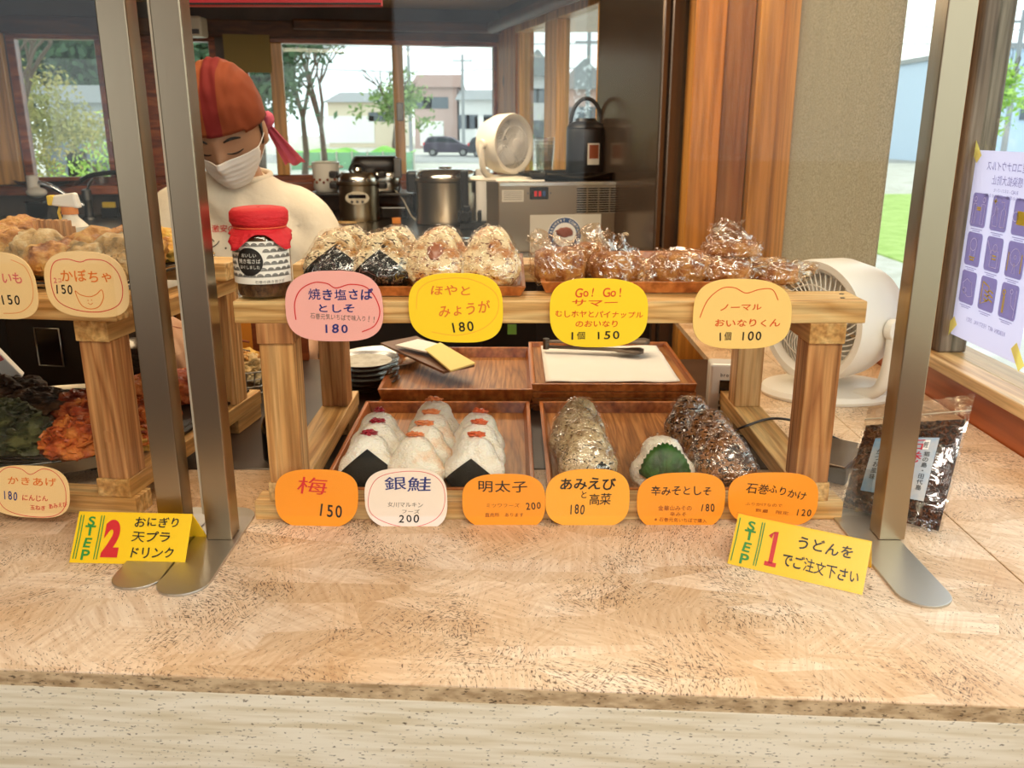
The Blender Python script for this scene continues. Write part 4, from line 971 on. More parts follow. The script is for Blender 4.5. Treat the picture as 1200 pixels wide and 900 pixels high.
B().tube(spline([(22 * s, -26 * s, 2 * s), (30 * s, -30 * s, -8 * s), (38 * s, -40 * s, -24 * s), (44 * s, -44 * s, -30 * s)], 5), .003).build('power_cord', 'beige_plastic', t, smooth=60)
p2 = at(383, 219, 4.1); s2 = px_scale(p2)
t = thing('ceramic_pot', 'white ceramic pot with small brown dots and two lugs', 'pot', (p2.x, 4.1, zb + .0005))
B().lathe([(12 * s2, 0), (15 * s2, 4 * s2), (15.5 * s2, 22 * s2), (16 * s2, 32 * s2), (17 * s2, 33 * s2), (14 * s2, 34 * s2), (13 * s2, 30 * s2)], seg=36).build('pot_body', 'ceramic_white', t, smooth=40)
for sx in (-1, 1): b = B(); b.ball((sx * 17 * s2, 0, 28 * s2), (4 * s2, 3 * s2, 2 * s2), 2); b.build('lug', 'ceramic_white', t, smooth=180)
b = B()
for k in range(9):
    a = -PI / 2 + (k - 4) * .28; b.ball((15.7 * s2 * math.cos(a), 15.7 * s2 * math.sin(a), (11 + 3 * (k % 2)) * s2), (1.6 * s2, 1.6 * s2, 1.8 * s2), 1)
b.build('flower_dots', 'rust_brown', t)
p, s = base(570, 252); p = at(573, 238, 3.9); s = px_scale(p)
t = thing('paper_roll', 'white paper towel roll standing beside the ice machine', 'paper roll', (p.x - .02, 3.72, ZK + .0005)); B().lathe([(8 * s, 0), (8 * s, 62 * s)], seg=24).build('roll', 'white_paper', t, smooth=40); B().lathe([(2 * s, 62 * s), (2 * s, 63 * s)], seg=12).build('core', 'rust_brown', t)
t = thing('gas_burner', 'black cast burner stand between warmer and ice machine', 'burner', (on(560, 268, ZK).x, on(560, 268, ZK).y, ZK + .0005)); s = .0036
B().box(-20 * s, 16 * s, -10 * s, 10 * s, 0, 8 * s).build('burner_body', 'rubber_dark', t, bevel=.006)
for k in range(4): B().box((-22 + 11 * k) * s, (-18 + 11 * k) * s, -12 * s, 12 * s, 8 * s, 20 * s).build('pan_support', 'rubber_dark', t, bevel=.004)
B().cyl((-14 * s, -11 * s, 15 * s), (-14 * s, -16 * s, 15 * s), 5 * s, seg=16).build('knob', 'black_plastic', t)
p, s = base(465, 262)
t = thing('orange_block', 'small orange block on the steel counter edge', 'block', p); B().box(-5 * s, 5 * s, -3 * s, 3 * s, 0, 7 * s).build('block_body', 'orange_sponge', t, bevel=.003)
p, s = base(395, 264)
t = thing('wooden_ladle', 'thin wooden ladle lying on the steel counter', 'ladle', (p.x, p.y, ZK + .002)); B().tube([(-24 * s, -.05, .03), (0, 0, .01), (20 * s, .05, .004)], .006).build('ladle_handle', 'pine', t, smooth=60)
t = thing('steel_tray', 'flat steel tray lying between the two round cookers', 'tray', (on(468, 250, ZK).x + .02, on(468, 250, ZK).y, ZK + .0005)); B().lathe([(.09, 0), (.13, .012), (.135, .016), (.128, .014), (.088, .004)], seg=36).build('tray_body', 'lid_steel', t, smooth=40)
p, s = base(540, 288)
t = thing('foil_pan', 'black pan holding crumpled foil beside the warmer', 'pan', (on(538, 292, ZK).x, on(538, 292, ZK).y, ZK + .0015)); B().lathe([(.06, 0), (.085, .02), (.088, .022), (.08, .02), (.056, .004)], seg=32).build('pan_body', 'rubber_dark', t, smooth=40)
B().ball((-.012, 0, .022), (.062, .05, .018), 3, fn=lambda q, o: q * (1 + .5 * noise.noise(o * 4))).build('foil', 'steel_bright', t, smooth=20)
B().tube([(.07, 0, .02), (.11, -.02, .05), (.14, -.02, .045)], .008).build('pan_handle', 'rubber_dark', t, smooth=60)

# ice machine with things on top
im = thing('ice_machine', 'stainless ice machine with a louvred vent and round emblem sheet', 'ice machine', (-.045, 2.90, .9552), R(9))
W_, D_, H_ = .432, .30, .226
B().box(0, W_, 0, D_, 0, H_).build('body', 'icemaker_steel', im, bevel=.004)
B().box(.005, W_ - .005, -.003, 0, H_ - .012, H_).build('top_lip', 'lid_steel', im, bevel=.001)
B().box(.012, .084, -.002, 0, H_ - .062, H_ - .024).build('rating_plate', 'poster_grey', im)
strokes('plate_lines', im, [[(.018, H_ - .030 - .006 * k), (.078, H_ - .030 - .006 * k)] for k in range(5)], .0014, 'grey_ink', Matrix.Translation((0, -.0024, 0)) @ STAND)
B().box(.104, .166, -.006, 0, H_ - .055, H_ - .015).build('control_panel', 'black_gloss', im, bevel=.003)
for k, (x, m) in enumerate(((.118, 'red_ink'), (.132, 'red_ink'), (.146, 'emblem_blue'))): B().box(x, x + .009, -.007, -.006, H_ - .045, H_ - .028).build('display_light', m, im)
for x in (.098, .173): b = B(); b.cyl((x, -.003, H_ - .035), (x, 0, H_ - .035), .003, seg=10); b.build('screw', 'steel_dark', im)
for c in range(4):
    for r_ in range(11):
        x = .262 + c * .038; z = H_ - .022 - r_ * .0075
        B().box(x, x + .033, -.0015, .0005, z - .0024, z + .0024).build('vent_slot', 'black_gloss', im)
mat('vent_lip', 'b7ab98', .3, 1)
b = B()
for c in range(4):
    for r_ in range(12): x = .262 + c * .038; z = H_ - .018 - r_ * .0075; b.box(x, x + .033, -.004, -.001, z - .001, z + .001)
tag(b.build('vent_louvres', 'vent_lip', im), None, kind='stuff')
B().box(.105, .345, -.0045, -.0005, .0, H_ - .105).build('emblem_sheet', 'poster_grey', im)
ec = Vector((.222, 0, .055)); em = Matrix.Translation((ec.x, -.005, ec.z)) @ STAND
def ring(r0, r1, n=48): return B().sheet([[(r * math.cos(2 * PI * k / n), r * math.sin(2 * PI * k / n), 0) for k in range(n)] for r in (r0, r1)], True)
for r0, r1, m in ((.0, .058, 'white_paper'), (.040, .056, 'emblem_blue')):
    b = ring(max(r0, .0001), r1); [setattr(v, 'co', em @ (v.co + Vector((0, 0, .0002 if m != 'white_paper' else 0)))) for v in b.bm.verts]; b.build('emblem_ring', m, im)
o = []
for i, ch in enumerate('BREWERY COMPANY'):
    a = PI * .93 - i * .215; lettering('emblem_letter', im, [(ch, 0, 0, .007, .008)], 'white_paper', em @ Matrix.Rotation(a - PI / 2, 4, 'Z') @ Matrix.Translation((0, .048, .0008)), .02, jit=0) if ch != ' ' else None
b = B(); b.ball((0, 0, 0), (.028, .002, .016), 3, fn=lambda q, o2: q * (1 + .3 * noise.noise(o2 * 3)), M=None); o = b.build('emblem_figure', 'rust_brown', im, smooth=180); o.location = (ec.x, -.0055, ec.z + .008)
IZ = .9552 + H_
def imp(x, y, z=0): return Matrix.Translation((-.045, 2.90, IZ)) @ Matrix.Rotation(R(9), 4, 'Z') @ Vector((x, y, z + .0005))
# circulator fan builder
def fan(name, label, loc, aim, r, dep, m, spokes, ringn, up, face_m, arm=True, tilt=0, brx=1.15):
    t = thing(name, label, 'fan', loc)
    Q = Matrix.Translation((0, 0, up)) @ Matrix.Rotation(aim, 4, 'Z') @ Matrix.Rotation(PI / 2 - tilt, 4, 'X')   # local +Z -> facing -Y before aim
    B().lathe([(r * .5, -dep * .55), (r * .82, -dep * .5), (r * .97, -dep * .1), (r, dep * .4), (r * .98, dep * .5), (r * .88, dep * .5), (r * .80, dep * .42)], seg=56, M=Q, cap=False).build('housing', m, t, smooth=50)
    b = B()
    for k in range(spokes):
        a = 2 * PI * k / spokes; pts = []
        for i in range(7):
            f = i / 6; rr0 = r * (.18 + .66 * f); aa = a + .75 * f; pts.append(Q @ Vector((rr0 * math.cos(aa), rr0 * math.sin(aa), dep * (.56 - .16 * f * f))))
        b.tube(pts, r * .011, 4)
    for rr0 in (.36, .60): b.tube([Q @ Vector((r * rr0 * math.cos(2 * PI * k / 40), r * rr0 * math.sin(2 * PI * k / 40), dep * .5)) for k in range(40)], r * .012, 4, closed=True)
    g = b.build('grille', face_m, t, smooth=60); g['kind'] = 'stuff'
    B().lathe([(.0001, dep * .6), (r * .17, dep * .58), (r * .2, dep * .5), (r * .2, dep * .44), (.0001, dep * .42)], seg=28, M=Q).build('hub', face_m, t, smooth=50)
    for k in range(4):
        rows = []
        for i in range(7):
            f = i / 6; rows.append([Q @ Vector((r * (.12 + .62 * f) * math.cos(k * PI / 2 + w_ * (.5 + .2 * f)), r * (.12 + .62 * f) * math.sin(k * PI / 2 + w_ * (.5 + .2 * f)), dep * (.1 + .16 * w_))) for w_ in (-1, -.5, 0, .5, 1)])
        B().sheet(rows).build('blade', face_m, t, smooth=180, solid=.002)
    B().lathe([(.0001, -dep * .75), (r * .34, -dep * .7), (r * .36, -dep * .4), (.0001, -dep * .35)], seg=24, M=Q).build('motor_cover', m, t, smooth=50)
    bt = thing('x', None, None); bpy.data.objects.remove(bt)
    B().lathe([(r * brx * .98, 0), (r * brx, r * .05), (r * brx * .96, r * .13), (r * .5, r * .17), (.0001, r * .17)], seg=48, sy=.72).build('base', m, t, smooth=40)
    A2 = Matrix.Rotation(aim, 4, 'Z')
    for sx in (-1, 1):
        pts = [A2 @ Vector((sx * r * .55, 0, r * .12)), A2 @ Vector((sx * r * .95, 0, r * .3)), A2 @ Vector((sx * r * 1.07, 0, up * .7)), A2 @ Vector((sx * r * 1.05, 0, up))]
        B().tube(spline([tuple(q) for q in pts], 5), r * .1, 10).build('bracket_arm', m, t, smooth=60)
        c0 = A2 @ Vector((sx * r * 1.0, 0, up)); c1 = A2 @ Vector((sx * r * 1.13, 0, up)); b = B(); b.cyl(c0, c1, r * .17, seg=24); b.build('pivot', m, t, bevel=.002)
    return t
q = imp(.035, .12); fan('circulator_fan', 'small white circulator fan on the ice machine', q, R(48), .098, .10, 'cream_plastic', 40, 2, .118, 'white_plastic')
B().box(-.03, .13, -.07, .09, 0, .006)
t = thing('folded_cloth', 'pale folded cloth under the small fan base', 'cloth', imp(-.005, .02)); B().box(-.0, .16, 0, .07, 0, .006).build('cloth_layer', 'ceramic_white', t, bevel=.002)
q = imp(.275, .11); t = thing('oval_tray', 'large black oval serving tray on the ice machine', 'tray', q, R(9))
B().lathe([(.15, 0), (.168, .008), (.195, .026), (.197, .028), (.19, .027), (.163, .012), (.145, .004)], seg=56, sy=.62).build('tray_body', 'black_gloss', t, smooth=40)
q = imp(.185, .17, .005); t = thing('glass_stack', 'stack of ribbed clear plastic cups beside the black jug', 'cups', q)
for k in range(4): B().lathe([(.026, .012 * k), (.033, .012 * k + .095), (.035, .012 * k + .097), (.0335, .012 * k + .094)], seg=20, cap=False).build('clear_cup', 'clear_glass', t)
q = imp(.325, .155, .005); t = thing('beverage_jug', 'black insulated beverage jug with a looped handle and sticker', 'jug', q, R(0)); r = .066
B().lathe([(r * .95, 0), (r, .006), (r, .155), (r * .98, .160)], seg=48).build('jug_body', 'black_plastic', t, smooth=40)
B().lathe([(r * .98, .160), (r * 1.0, .166), (r * .86, .178), (r * .55, .186), (r * .5, .196), (.0001, .196)], seg=48).build('jug_lid', 'black_plastic', t, smooth=40)
B().tube([(.052 * math.cos(PI * k / 14) * (1 if k else 1), 0, .175 + .085 * math.sin(PI * k / 14)) for k in range(15)], .007, 10).build('jug_handle', 'rubber_dark', t, smooth=60)
rows = [[cylsurf(r + .0006)(Vector((-.018 + .045 * i / 8 + .02, z, 0))) for i in range(9)] for z in (.045, .115)]; B().sheet(rows).build('sticker', 'poster_grey', t, smooth=180)
rows = [[cylsurf(r + .0012)(Vector((-.012 + .035 * i / 8 + .02, z, 0))) for i in range(9)] for z in (.065, .11)]; B().sheet(rows).build('sticker_picture', 'rust_brown', t, smooth=180)

# tall refrigerator
f = thing('refrigerator', 'tall dark refrigerator between side windows and cedar planks', 'refrigerator', (kwx(2.665) - .006, 2.665, -.25))
fm = Matrix.Rotation(KA, 4, 'Z')
B().box(-.02, .50, .0, .52, 0, 2.12, fm).build('body', 'fridge_steel', f, bevel=.006)
B().box(-.045, -.022, .004, .516, .05, 1.2, fm).build('door', 'fridge_steel', f, bevel=.006)
o = B().box(-.045, -.022, .004, .516, 1.21, 2.1, fm).build('door', 'fridge_steel', f, bevel=.006)
for z in (.98, 1.25): b = B(); b.box(-.050, -.044, .40, .425, z, z + .18, fm); b.build('door_handle', 'black_gloss', f, bevel=.002)

# sink corner at far left
p, s = base(55, 262)
t = thing('black_pot', 'black pot lying by the sink tap', 'pot', (p.x, p.y + .03, ZK + .0005)); B().lathe([(.06, 0), (.085, .02), (.09, .085), (.093, .09), (.085, .088), (.08, .02)], seg=32).build('pot_body', 'black_gloss', t, smooth=40)
B().tube([(.085, -.02, .06), (.125, -.03, .07), (.125, .03, .07), (.085, .02, .06)], .007).build('handle', 'black_gloss', t, smooth=60)
p = at(106, 262, 4.0); s = px_scale(p)
t = thing('sink_tap', 'chrome kitchen tap with a white filter head', 'tap', (p.x, 4.0, ZK + .0005))
B().lathe([(.03, 0), (.028, .01), (.018, .014), (.018, .08), (.022, .085), (.02, .13), (.001, .135)], seg=20).build('tap_body', 'steel_dark', t, smooth=40)
B().tube(spline([(0, 0, .05), (-14 * s, -.02, .09), (-34 * s, -.05, .15), (-46 * s, -.06, .165)], 6), .009).build('spout', 'steel_bright', t, smooth=60)
b = B(); b.lathe([(.001, -.02), (.024, -.02), (.026, .0), (.024, .055), (.001, .058)], c=(-52 * s, -.06, .14), seg=20); b.ball((-46 * s, -.085, .125), (.045, .03, .022), 3); b.build('filter_head', 'white_plastic', t, smooth=60)
B().tube([(.005, 0, .13), (.03, -.01, .165), (.045, -.01, .18)], .006).build('lever', 'steel_bright', t, smooth=60)
p = at(126, 254, 4.05); t = thing('yellow_sponge', 'flat yellow sponge leaning on the dark splashback', 'sponge', (p.x, 4.08, ZK + .045)); B().box(-.028, .028, -.01, .01, -.0, .025).build('sponge_body', 'yellow_sponge', t, bevel=.003); B().box(-.035, .035, -.015, .02, -.045, -.0).build('sponge_holder', 'dark_metal', t, bevel=.003)
xs = bw(75, 215); yy = bwy(xs) - .06
t = thing('frying_pan', 'black frying pan resting on the left window sill', 'pan', (xs - .03, yy, ZS - .034))
B().lathe([(.12, 0), (.15, .022), (.156, .026), (.148, .024), (.118, .004)], seg=40).build('pan_body', 'black_gloss', t, smooth=40)
B().tube(spline([(.14, 0, .022), (.19, 0, .045), (.26, .01, .055), (.36, .02, .060)], 5), .011).build('pan_handle', 'black_plastic', t, smooth=60)
xs = bw(125, 215); t = thing('drinking_glass', 'clear drinking glass upturned on the left window sill', 'glass', (xs, bwy(xs) - .05, ZS - .034)); B().lathe([(.03, 0), (.034, .10), (.032, .102), (.03, .1)], seg=24, cap=False).build('glass_body', 'clear_glass', t, smooth=40)
t = thing('wall_white_box', 'white box fixture mounted above the left window', 'fixture', (bw(229, 26), bwy(bw(229, 26)) - .09, 1.745)); B().box(-.07, .07, -.05, .05, 0, .085).build('box_body', 'cream_plastic', t, bevel=.01); B().box(-.06, .06, -.052, -.05, .01, .03).build('box_slot', 'steel_dark', t)  # plain white box with a slot, no particular appliance
b = B(); xx0, xx1 = bw(262, 40), bw(316, 40); wallbox(b, xx0, xx1, 1.60, ZT + .03, .03, .05); tag(b.build('olive_curtain', mat('olive_cloth', '8e7a48', .9)), 'short olive cloth hanging at the top of the window behind the head', 'curtain')

# red hanging board at the top of the picture
p = at(331, 4, 1.35)
t = thing('red_hanging_board', 'red signboard whose lower edge shows at the top', 'sign', (p.x, 1.35, p.z - .012 + .008)); B().box(-.142, .142, -.01, .01, 0, .16).build('board', mat('sign_red', 'c0202c', .45), t, bevel=.002)
B().box(-.142, .142, -.0115, -.010, .001, .0035).build('dark_edge', 'black_ink', t)
B().tube([(-.12, 0, .16), (-.12, 0, 2.4 - p.z)], .0015).build('hanging_wire', 'steel_dark', t); B().tube([(.12, 0, .16), (.12, 0, 2.4 - p.z)], .0015).build('hanging_wire', 'steel_dark', t)

# ---------------------------------------------------------------- things at the right of the counter
q = on(985, 472, .9)
fan('circulator_fan', 'large white circulator fan on the counter by the window', (q.x, q.y + .06, .9005), R(-58), .105, .135, 'white_plastic', 44, 2, .135, 'white_plastic')
t = thing('label_printer', 'small white label printer with a dark screen behind the shelf', 'printer', (.355, 1.365, .9005), R(-6))
B().box(-.036, .036, -.02, .02, 0, .088).build('printer_body', 'ceramic_white', t, bevel=.004)
B().box(-.020, .030, -.0215, -.0195, .040, .062).build('screen', 'black_gloss', t)
lettering('lettering', t, [('brother', -.004, .071, .032, .006)], 'black_ink', Matrix.Translation((0, -.0206, 0)) @ STAND, .02, jit=0)
for k in range(8): b = B(); b.box(-.020 + .010 * (k % 4), -.013 + .010 * (k % 4), -.0215, -.0195, .012 + .010 * (k // 4), .018 + .010 * (k // 4)); b.build('key', 'steel_dark', t)
t = thing('card_box', 'flat dark brown box on the counter beside the right shelf post', 'box', (.392, 1.12, .9005), R(-38)); B().box(-.0, .07, -.02, .09, 0, .022).build('box_body', 'worktop_dark', t, bevel=.002); B().box(.002, .068, -.018, .088, .022, .025).build('box_lid', 'fridge_steel', t, bevel=.001)
t = thing('black_cable', 'thin black cable crossing the right shelf rail', 'cable', (0, 0, 0))
pts = [on(860, 505, .93), on(872, 500, .9475), on(900, 491, .9485), on(925, 492, .947), on(950, 500, .925), on(985, 516, .903)]
B().tube(spline([tuple(q) for q in pts], 6), .0018).build('cable_run', 'black_plastic', t, smooth=60)
# tongs and clipboard
t = thing('serving_tongs', 'steel serving tongs with scalloped ends on the white paper', 'tongs', (0, 0, 0))
for k, (a0, a1, dy) in enumerate(((on(640, 401, .965), on(748, 400, .970), .0), (on(640, 407, .955), on(742, 411, .955), 0))):
    a0, a1 = Vector(a0), Vector(a1); rows = []
    d = (a1 - a0); n2 = Vector((-d.y, d.x, 0)).normalized()
    for i in range(25):
        f = i / 24; wv = .006 + .005 * f + (.014 * max(0, (f - .72) / .28) ** .5 if f > .72 else 0); sc_ = .003 * abs(math.sin(f * 60)) if f > .74 else 0
        wv *= (1 if f < .97 else .6)
        c = a0 + d * f * 1.12; rows.append([c - n2 * (wv + sc_), c + Vector((0, 0, .004)), c + n2 * (wv + sc_)])
    B().sheet(rows).build('tong_arm', mat('tong_steel', '6a5c50', .5, .3), t, smooth=180, solid=.0008)
b = B(); a0 = on(640, 404, .96); b.cyl((a0.x, a0.y, .952), (a0.x, a0.y, .972), .006, seg=16); b.build('hinge', 'steel_dark', t)
t = thing('order_clipboard', 'brown clipboard with yellow order slips resting on the empty tray', 'clipboard', (0, 0, 0))
cb = [on(446, 404, .955), on(488, 396, .96), on(556, 430, .944), on(520, 438, .944)]
def quad(b, P, up):
    b.hexa([tuple(p) for p in P] + [(p[0], p[1], p[2] + up) for p in P]); return b
quad(B(), [cb[0], cb[3], cb[2], cb[1]], .004).build('board', mat('brown_board', '6e4a32', .5), t)
yl = [on(498, 411, .961), on(516, 403, .963), on(557, 427, .950), on(528, 436, .950)]
quad(B(), [yl[0], yl[3], yl[2], yl[1]], .003).build('yellow_slips', mat('slip_yellow', 'eedb8a', .7), t)
wl = [on(463, 406, .961), on(490, 399, .965), on(516, 405, .962), on(500, 414, .959)]
quad(B(), [wl[0], wl[3], wl[2], wl[1]], .003).build('white_slips', 'white_paper', t)
t = thing('green_tag', 'small green tag hanging under the upper shelf board', 'tag', at(600, 386, 1.235)); B().box(-.0065, .0065, 0, .001, -.0075, .0075).build('tag_body', mat('tag_green', '74a832', .5), t)
B().tube([(0, .0005, .0075), (0, .0005, .018)], .0006).build('tag_string', 'steel_dark', t)

# plates, bottle and basket between the shelves and the cook
mat('plate_dark', '2a2522', .25, vary=(40, '4a3c30', .4, .6), coat=.5); mat('plate_pale', 'd8d0bc', .3, coat=.4, vary=(60, 'b9ac90', .45, .65))
pc = on(388, 470, .9005)
for k in range(6):
    t = thing('dark_plate', ['lowest dark glazed plate of the stack left of the empty tray', 'second dark plate of the stack from below', 'third dark plate of the stack from below', 'fourth dark plate of the stack from below', 'fifth dark plate of the stack from below', 'topmost dark rimmed plate of the stack, pale inside'][k], 'plate', (-.262 + .002 * (k % 2), 1.50, .9005 + .0088 * k), group='dark plates stacked left of the empty tray')
    B().lathe([(.028, 0), (.034, .003), (.058, .012), (.060, .014), (.056, .0135), (.03, .005)], seg=40).build('plate_body', 'plate_dark', t, smooth=40)
    if k == 5: B().lathe([(.0001, .0052), (.03, .0056), (.050, .0105)], seg=40).build('plate_glaze', 'plate_pale', t, smooth=60)
for k in range(2):
    t = thing('white_plate', ['white plate behind the dark plate stack, lower', 'white plate behind the dark plate stack, upper'][k], 'plate', (-.255, 1.635, .9005 + .012 * k + .02 * 0)); B().lathe([(.04, 0), (.045, .003), (.082, .014), (.084, .016), (.078, .015), (.04, .005)], seg=44).build('plate_body', 'ceramic_white', t, smooth=40)
pb = on(307, 545, .9005)
t = thing('dark_bottle', 'dark glass bottle standing just left of the rice ball shelf', 'bottle', (-.325, 1.16, .9005)); B().lathe([(.024, 0), (.026, .004), (.026, .05), (.022, .062), (.011, .078), (.010, .10)], seg=28).build('bottle_body', 'black_gloss', t, smooth=40); B().lathe([(.0115, .098), (.0115, .113), (.001, .114)], seg=20).build('bottle_cap', 'black_plastic', t, smooth=40)
# ---------------------------------------------------------------- fried food on the left shelf
def temp(label, loc, r, m, seed, rough=.30, sub=4, rot=(0, 0, 0), cat='tempura', name='tempura_piece', group=None, bits=0, flat=1.0, strips=None):
    t = thing(name, label, cat, loc, rot=rot, group=group)
    def fn(q, o):
        n1 = noise.noise(o * 1.6 + Vector((seed, 0, 0))); n2 = noise.noise(o * 4.5 + Vector((0, seed, 0))); n3 = noise.noise(o * 11 + Vector((0, 0, seed)))
        return q * (1 + rough * (n1 + .6 * n2 + .25 * n3))
    rx_, ry_, rz_ = r; B().ball((0, 0, rz_ * .72), r, sub + 1 if max(r) > .04 else sub, fn=fn).build('batter', m, t, smooth=60)
    if bits:
        rn = random.Random(seed * 7 + 1); b = B()
        for k in range(bits):
            a, e = rn.uniform(0, 6.28), rn.uniform(.1, 1.35); d = Vector((math.cos(a) * math.cos(e), math.sin(a) * math.cos(e), math.sin(e)))
            c = Vector((d.x * rx_, d.y * ry_, d.z * rz_ + rz_ * .72)) * .98; tn = Vector((rn.uniform(-1, 1), rn.uniform(-1, 1), rn.uniform(-.4, .4))).normalized()
            L = rn.uniform(.008, .018); b.tube([c - tn * L / 2, c + d * .003, c + tn * L / 2], .0022, 5)
        b.build('crisp_shreds', strips or m, t, smooth=60)['kind'] = 'stuff'
    return t
TL = thing('dark_oval_dish', 'long dark metal dish under the tempura on the upper left shelf', 'dish', (-.72, 1.19, 1.1655), R(-8))
B().box(-.36, .262, -.13, .14, 0, .004).build('dish_floor', 'dark_metal', TL, bevel=.002); B().tube([(-.36, -.13, .006), (.262, -.13, .006), (.262, .14, .006), (-.36, .14, .006)], .004, 8, closed=True).build('dish_rim', 'steel_bright', TL, smooth=60)
tz = 1.171
L = [(8, 284, 1.12, .050, .040, .030, 'tempura_gold', 1, 'large golden sweet potato fritter at the left frame edge'), (20, 272, 1.22, .045, .035, .026, 'tempura_gold', 2, 'golden fritter behind, second from left'),
     (45, 290, 1.10, .036, .034, .030, 'tempura_pale', 3, 'pale ragged fritter between the two cream cards'), (58, 300, 1.06, .028, .028, .022, 'tempura_gold', 4, 'golden fritter piece just above the smiling card corner'),
     (80, 296, 1.10, .040, .032, .020, 'tempura_gold', 5, 'flat fritter under the toothpick holder'), (115, 285, 1.13, .038, .034, .030, 'tempura_gold', 6, 'brown golden pumpkin fritter in the middle'),
     (100, 296, 1.08, .030, .028, .018, 'tempura_pale', 7, 'thin pale fritter in front of the pumpkin fritter'), (138, 292, 1.10, .030, .030, .028, 'tempura_pale', 8, 'pale fritter left of the first steel post'),
     (146, 280, 1.20, .035, .030, .024, 'tempura_gold', 9, 'fritter behind, touching the first steel post'), (185, 275, 1.28, .030, .026, .016, 'tempura_yellow', 10, 'yellow fritter seen between the two posts, rear'),
     (196, 291, 1.24, .032, .026, .018, 'tempura_yellow', 11, 'yellow fritter seen between the two posts, front'), (150, 305, 1.06, .022, .022, .016, 'tempura_pale', 12, 'small pale fritter right of the smiling card'),
     (170, 290, 1.18, .028, .026, .022, 'tempura_gold', 13, 'golden fritter hidden partly by the first post')]
for u, v, y, a, c, d, m, sd, lb in L:
    p = at(u, v, y); temp(lb, (p.x, y, max(tz, p.z - d)), (a, c, d), m, sd * 1.7, group='fritters on the upper left shelf')
p = at(63, 272, 1.17)
t = thing('toothpick_box', 'small wooden box of toothpicks standing among the fritters', 'box', (p.x, 1.17, 1.205), R(-6))
for k in range(9): B().box(-.024 + .0053 * k, -.0195 + .0053 * k, -.006, .006, 0, .028 + .001 * (k % 2)).build('stick', 'pine_z', t)
B().box(-.026, .026, .006, .009, 0, .02).build('box_back', 'pine_z', t)
p = at(82, 278, 1.24)
t = thing('spray_bottle', 'white and yellow trigger spray bottle behind the fritters', 'bottle', (p.x, 1.25, 1.172), R(0))
B().lathe([(.02, 0), (.022, .004), (.022, .045), (.010, .058), (.009, .066)], seg=24).build('bottle_body', 'cream_plastic', t, smooth=40); B().lathe([(.011, .062), (.011, .072)], seg=20).build('collar', 'orange_sponge', t)
B().hexa([(-.022, -.008, .074), (.016, -.008, .070), (.016, .008, .070), (-.022, .008, .074), (-.018, -.006, .088), (.012, -.006, .092), (.012, .006, .092), (-.018, .006, .088)]).build('trigger_head', 'white_plastic', t, bevel=.003)
B().box(-.028, -.018, -.006, .006, .074, .088).build('nozzle', 'yellow_sponge', t, bevel=.002); B().tube([(-.012, 0, .074), (-.016, 0, .064), (-.014, 0, .054)], .0022).build('trigger', 'yellow_sponge', t)

# lower tier: round steel dish with a wire rack
rc = (-.66, 1.18)
t = thing('rack_dish', 'round steel dish with a wire rack on the lower left shelf', 'dish', (rc[0], rc[1], .9245))
B().lathe([(.12, 0), (.19, .006), (.205, .026), (.208, .027), (.202, .022), (.185, .009), (.12, .004)], seg=56, sy=.9).build('dish_body', 'steel', t, smooth=40)
b = B()
for k in range(30):
    x = -.19 + .38 * k / 29; 
    y = .9 * math.sqrt(max(.0, .195 ** 2 - x * x)); o = 0
for k in range(30):
    y = -.165 + .33 * k / 29; x = math.sqrt(max(.0001, 1 - (y / .17) ** 2)) * .19
    B().tube([(-x, y, .024), (x, y, .024)], .0012, 5).build('rack_wire', 'steel_dark', t)
B().tube([(.19 * math.cos(2 * PI * k / 40), .17 * math.sin(2 * PI * k / 40), .022) for k in range(40)], .002, 6, closed=True).build('rack_ring', 'steel_dark', t, smooth=60)
lz = .952
L = [(98, 520, 1.06, .046, .040, .024, 'tempura_orange', 1, 'orange carrot kakiage nearest the left shelf post', 60, 'tempura_orange'), (82, 538, 1.04, .030, .026, .018, 'tempura_orange', 2, 'small orange kakiage lump above the cream card', 40, 'tempura_orange'),
     (112, 492, 1.14, .042, .034, .024, 'tempura_red', 3, 'reddish kakiage behind the nearest one', 50, 'tempura_orange'), (96, 486, 1.20, .040, .030, .020, 'tempura_red', 4, 'dark red kakiage at the back of the wire rack', 30, 'tempura_red'),
     (12, 470, 1.24, .055, .040, .026, 'tempura_dark', 5, 'dark seaweed fritter at the far left back', 40, 'tempura_dark'), (50, 490, 1.20, .050, .036, .022, 'tempura_dark', 6, 'dark fritter in the middle of the wire rack', 40, 'tempura_dark'),
     (5, 505, 1.12, .045, .040, .026, 'tempura_green', 7, 'dark green leafy fritter at the left frame edge', 40, 'tempura_green'), (28, 530, 1.06, .040, .034, .022, 'tempura_green', 8, 'green grey fritter just above the cream 180 card', 30, 'tempura_green')]
for u, v, y, a, c, d, m, sd, lb, nb, sm in L:
    p = at(u, v, y); temp(lb, (p.x, y, max(lz, min(p.z - d, lz + .02))), (a, c, d), m, sd * 2.3, bits=nb, strips=sm, rough=.4, name='kakiage', group='fritters on the lower left rack')
t = thing('dark_baking_tray', 'dark tray of shrimp kakiage between the shelf posts', 'tray', (-.495, 1.235, .947), R(-8)); B().box(-.03, .062, -.13, .11, 0, .004).build('tray_body', 'dark_metal', t, bevel=.001)
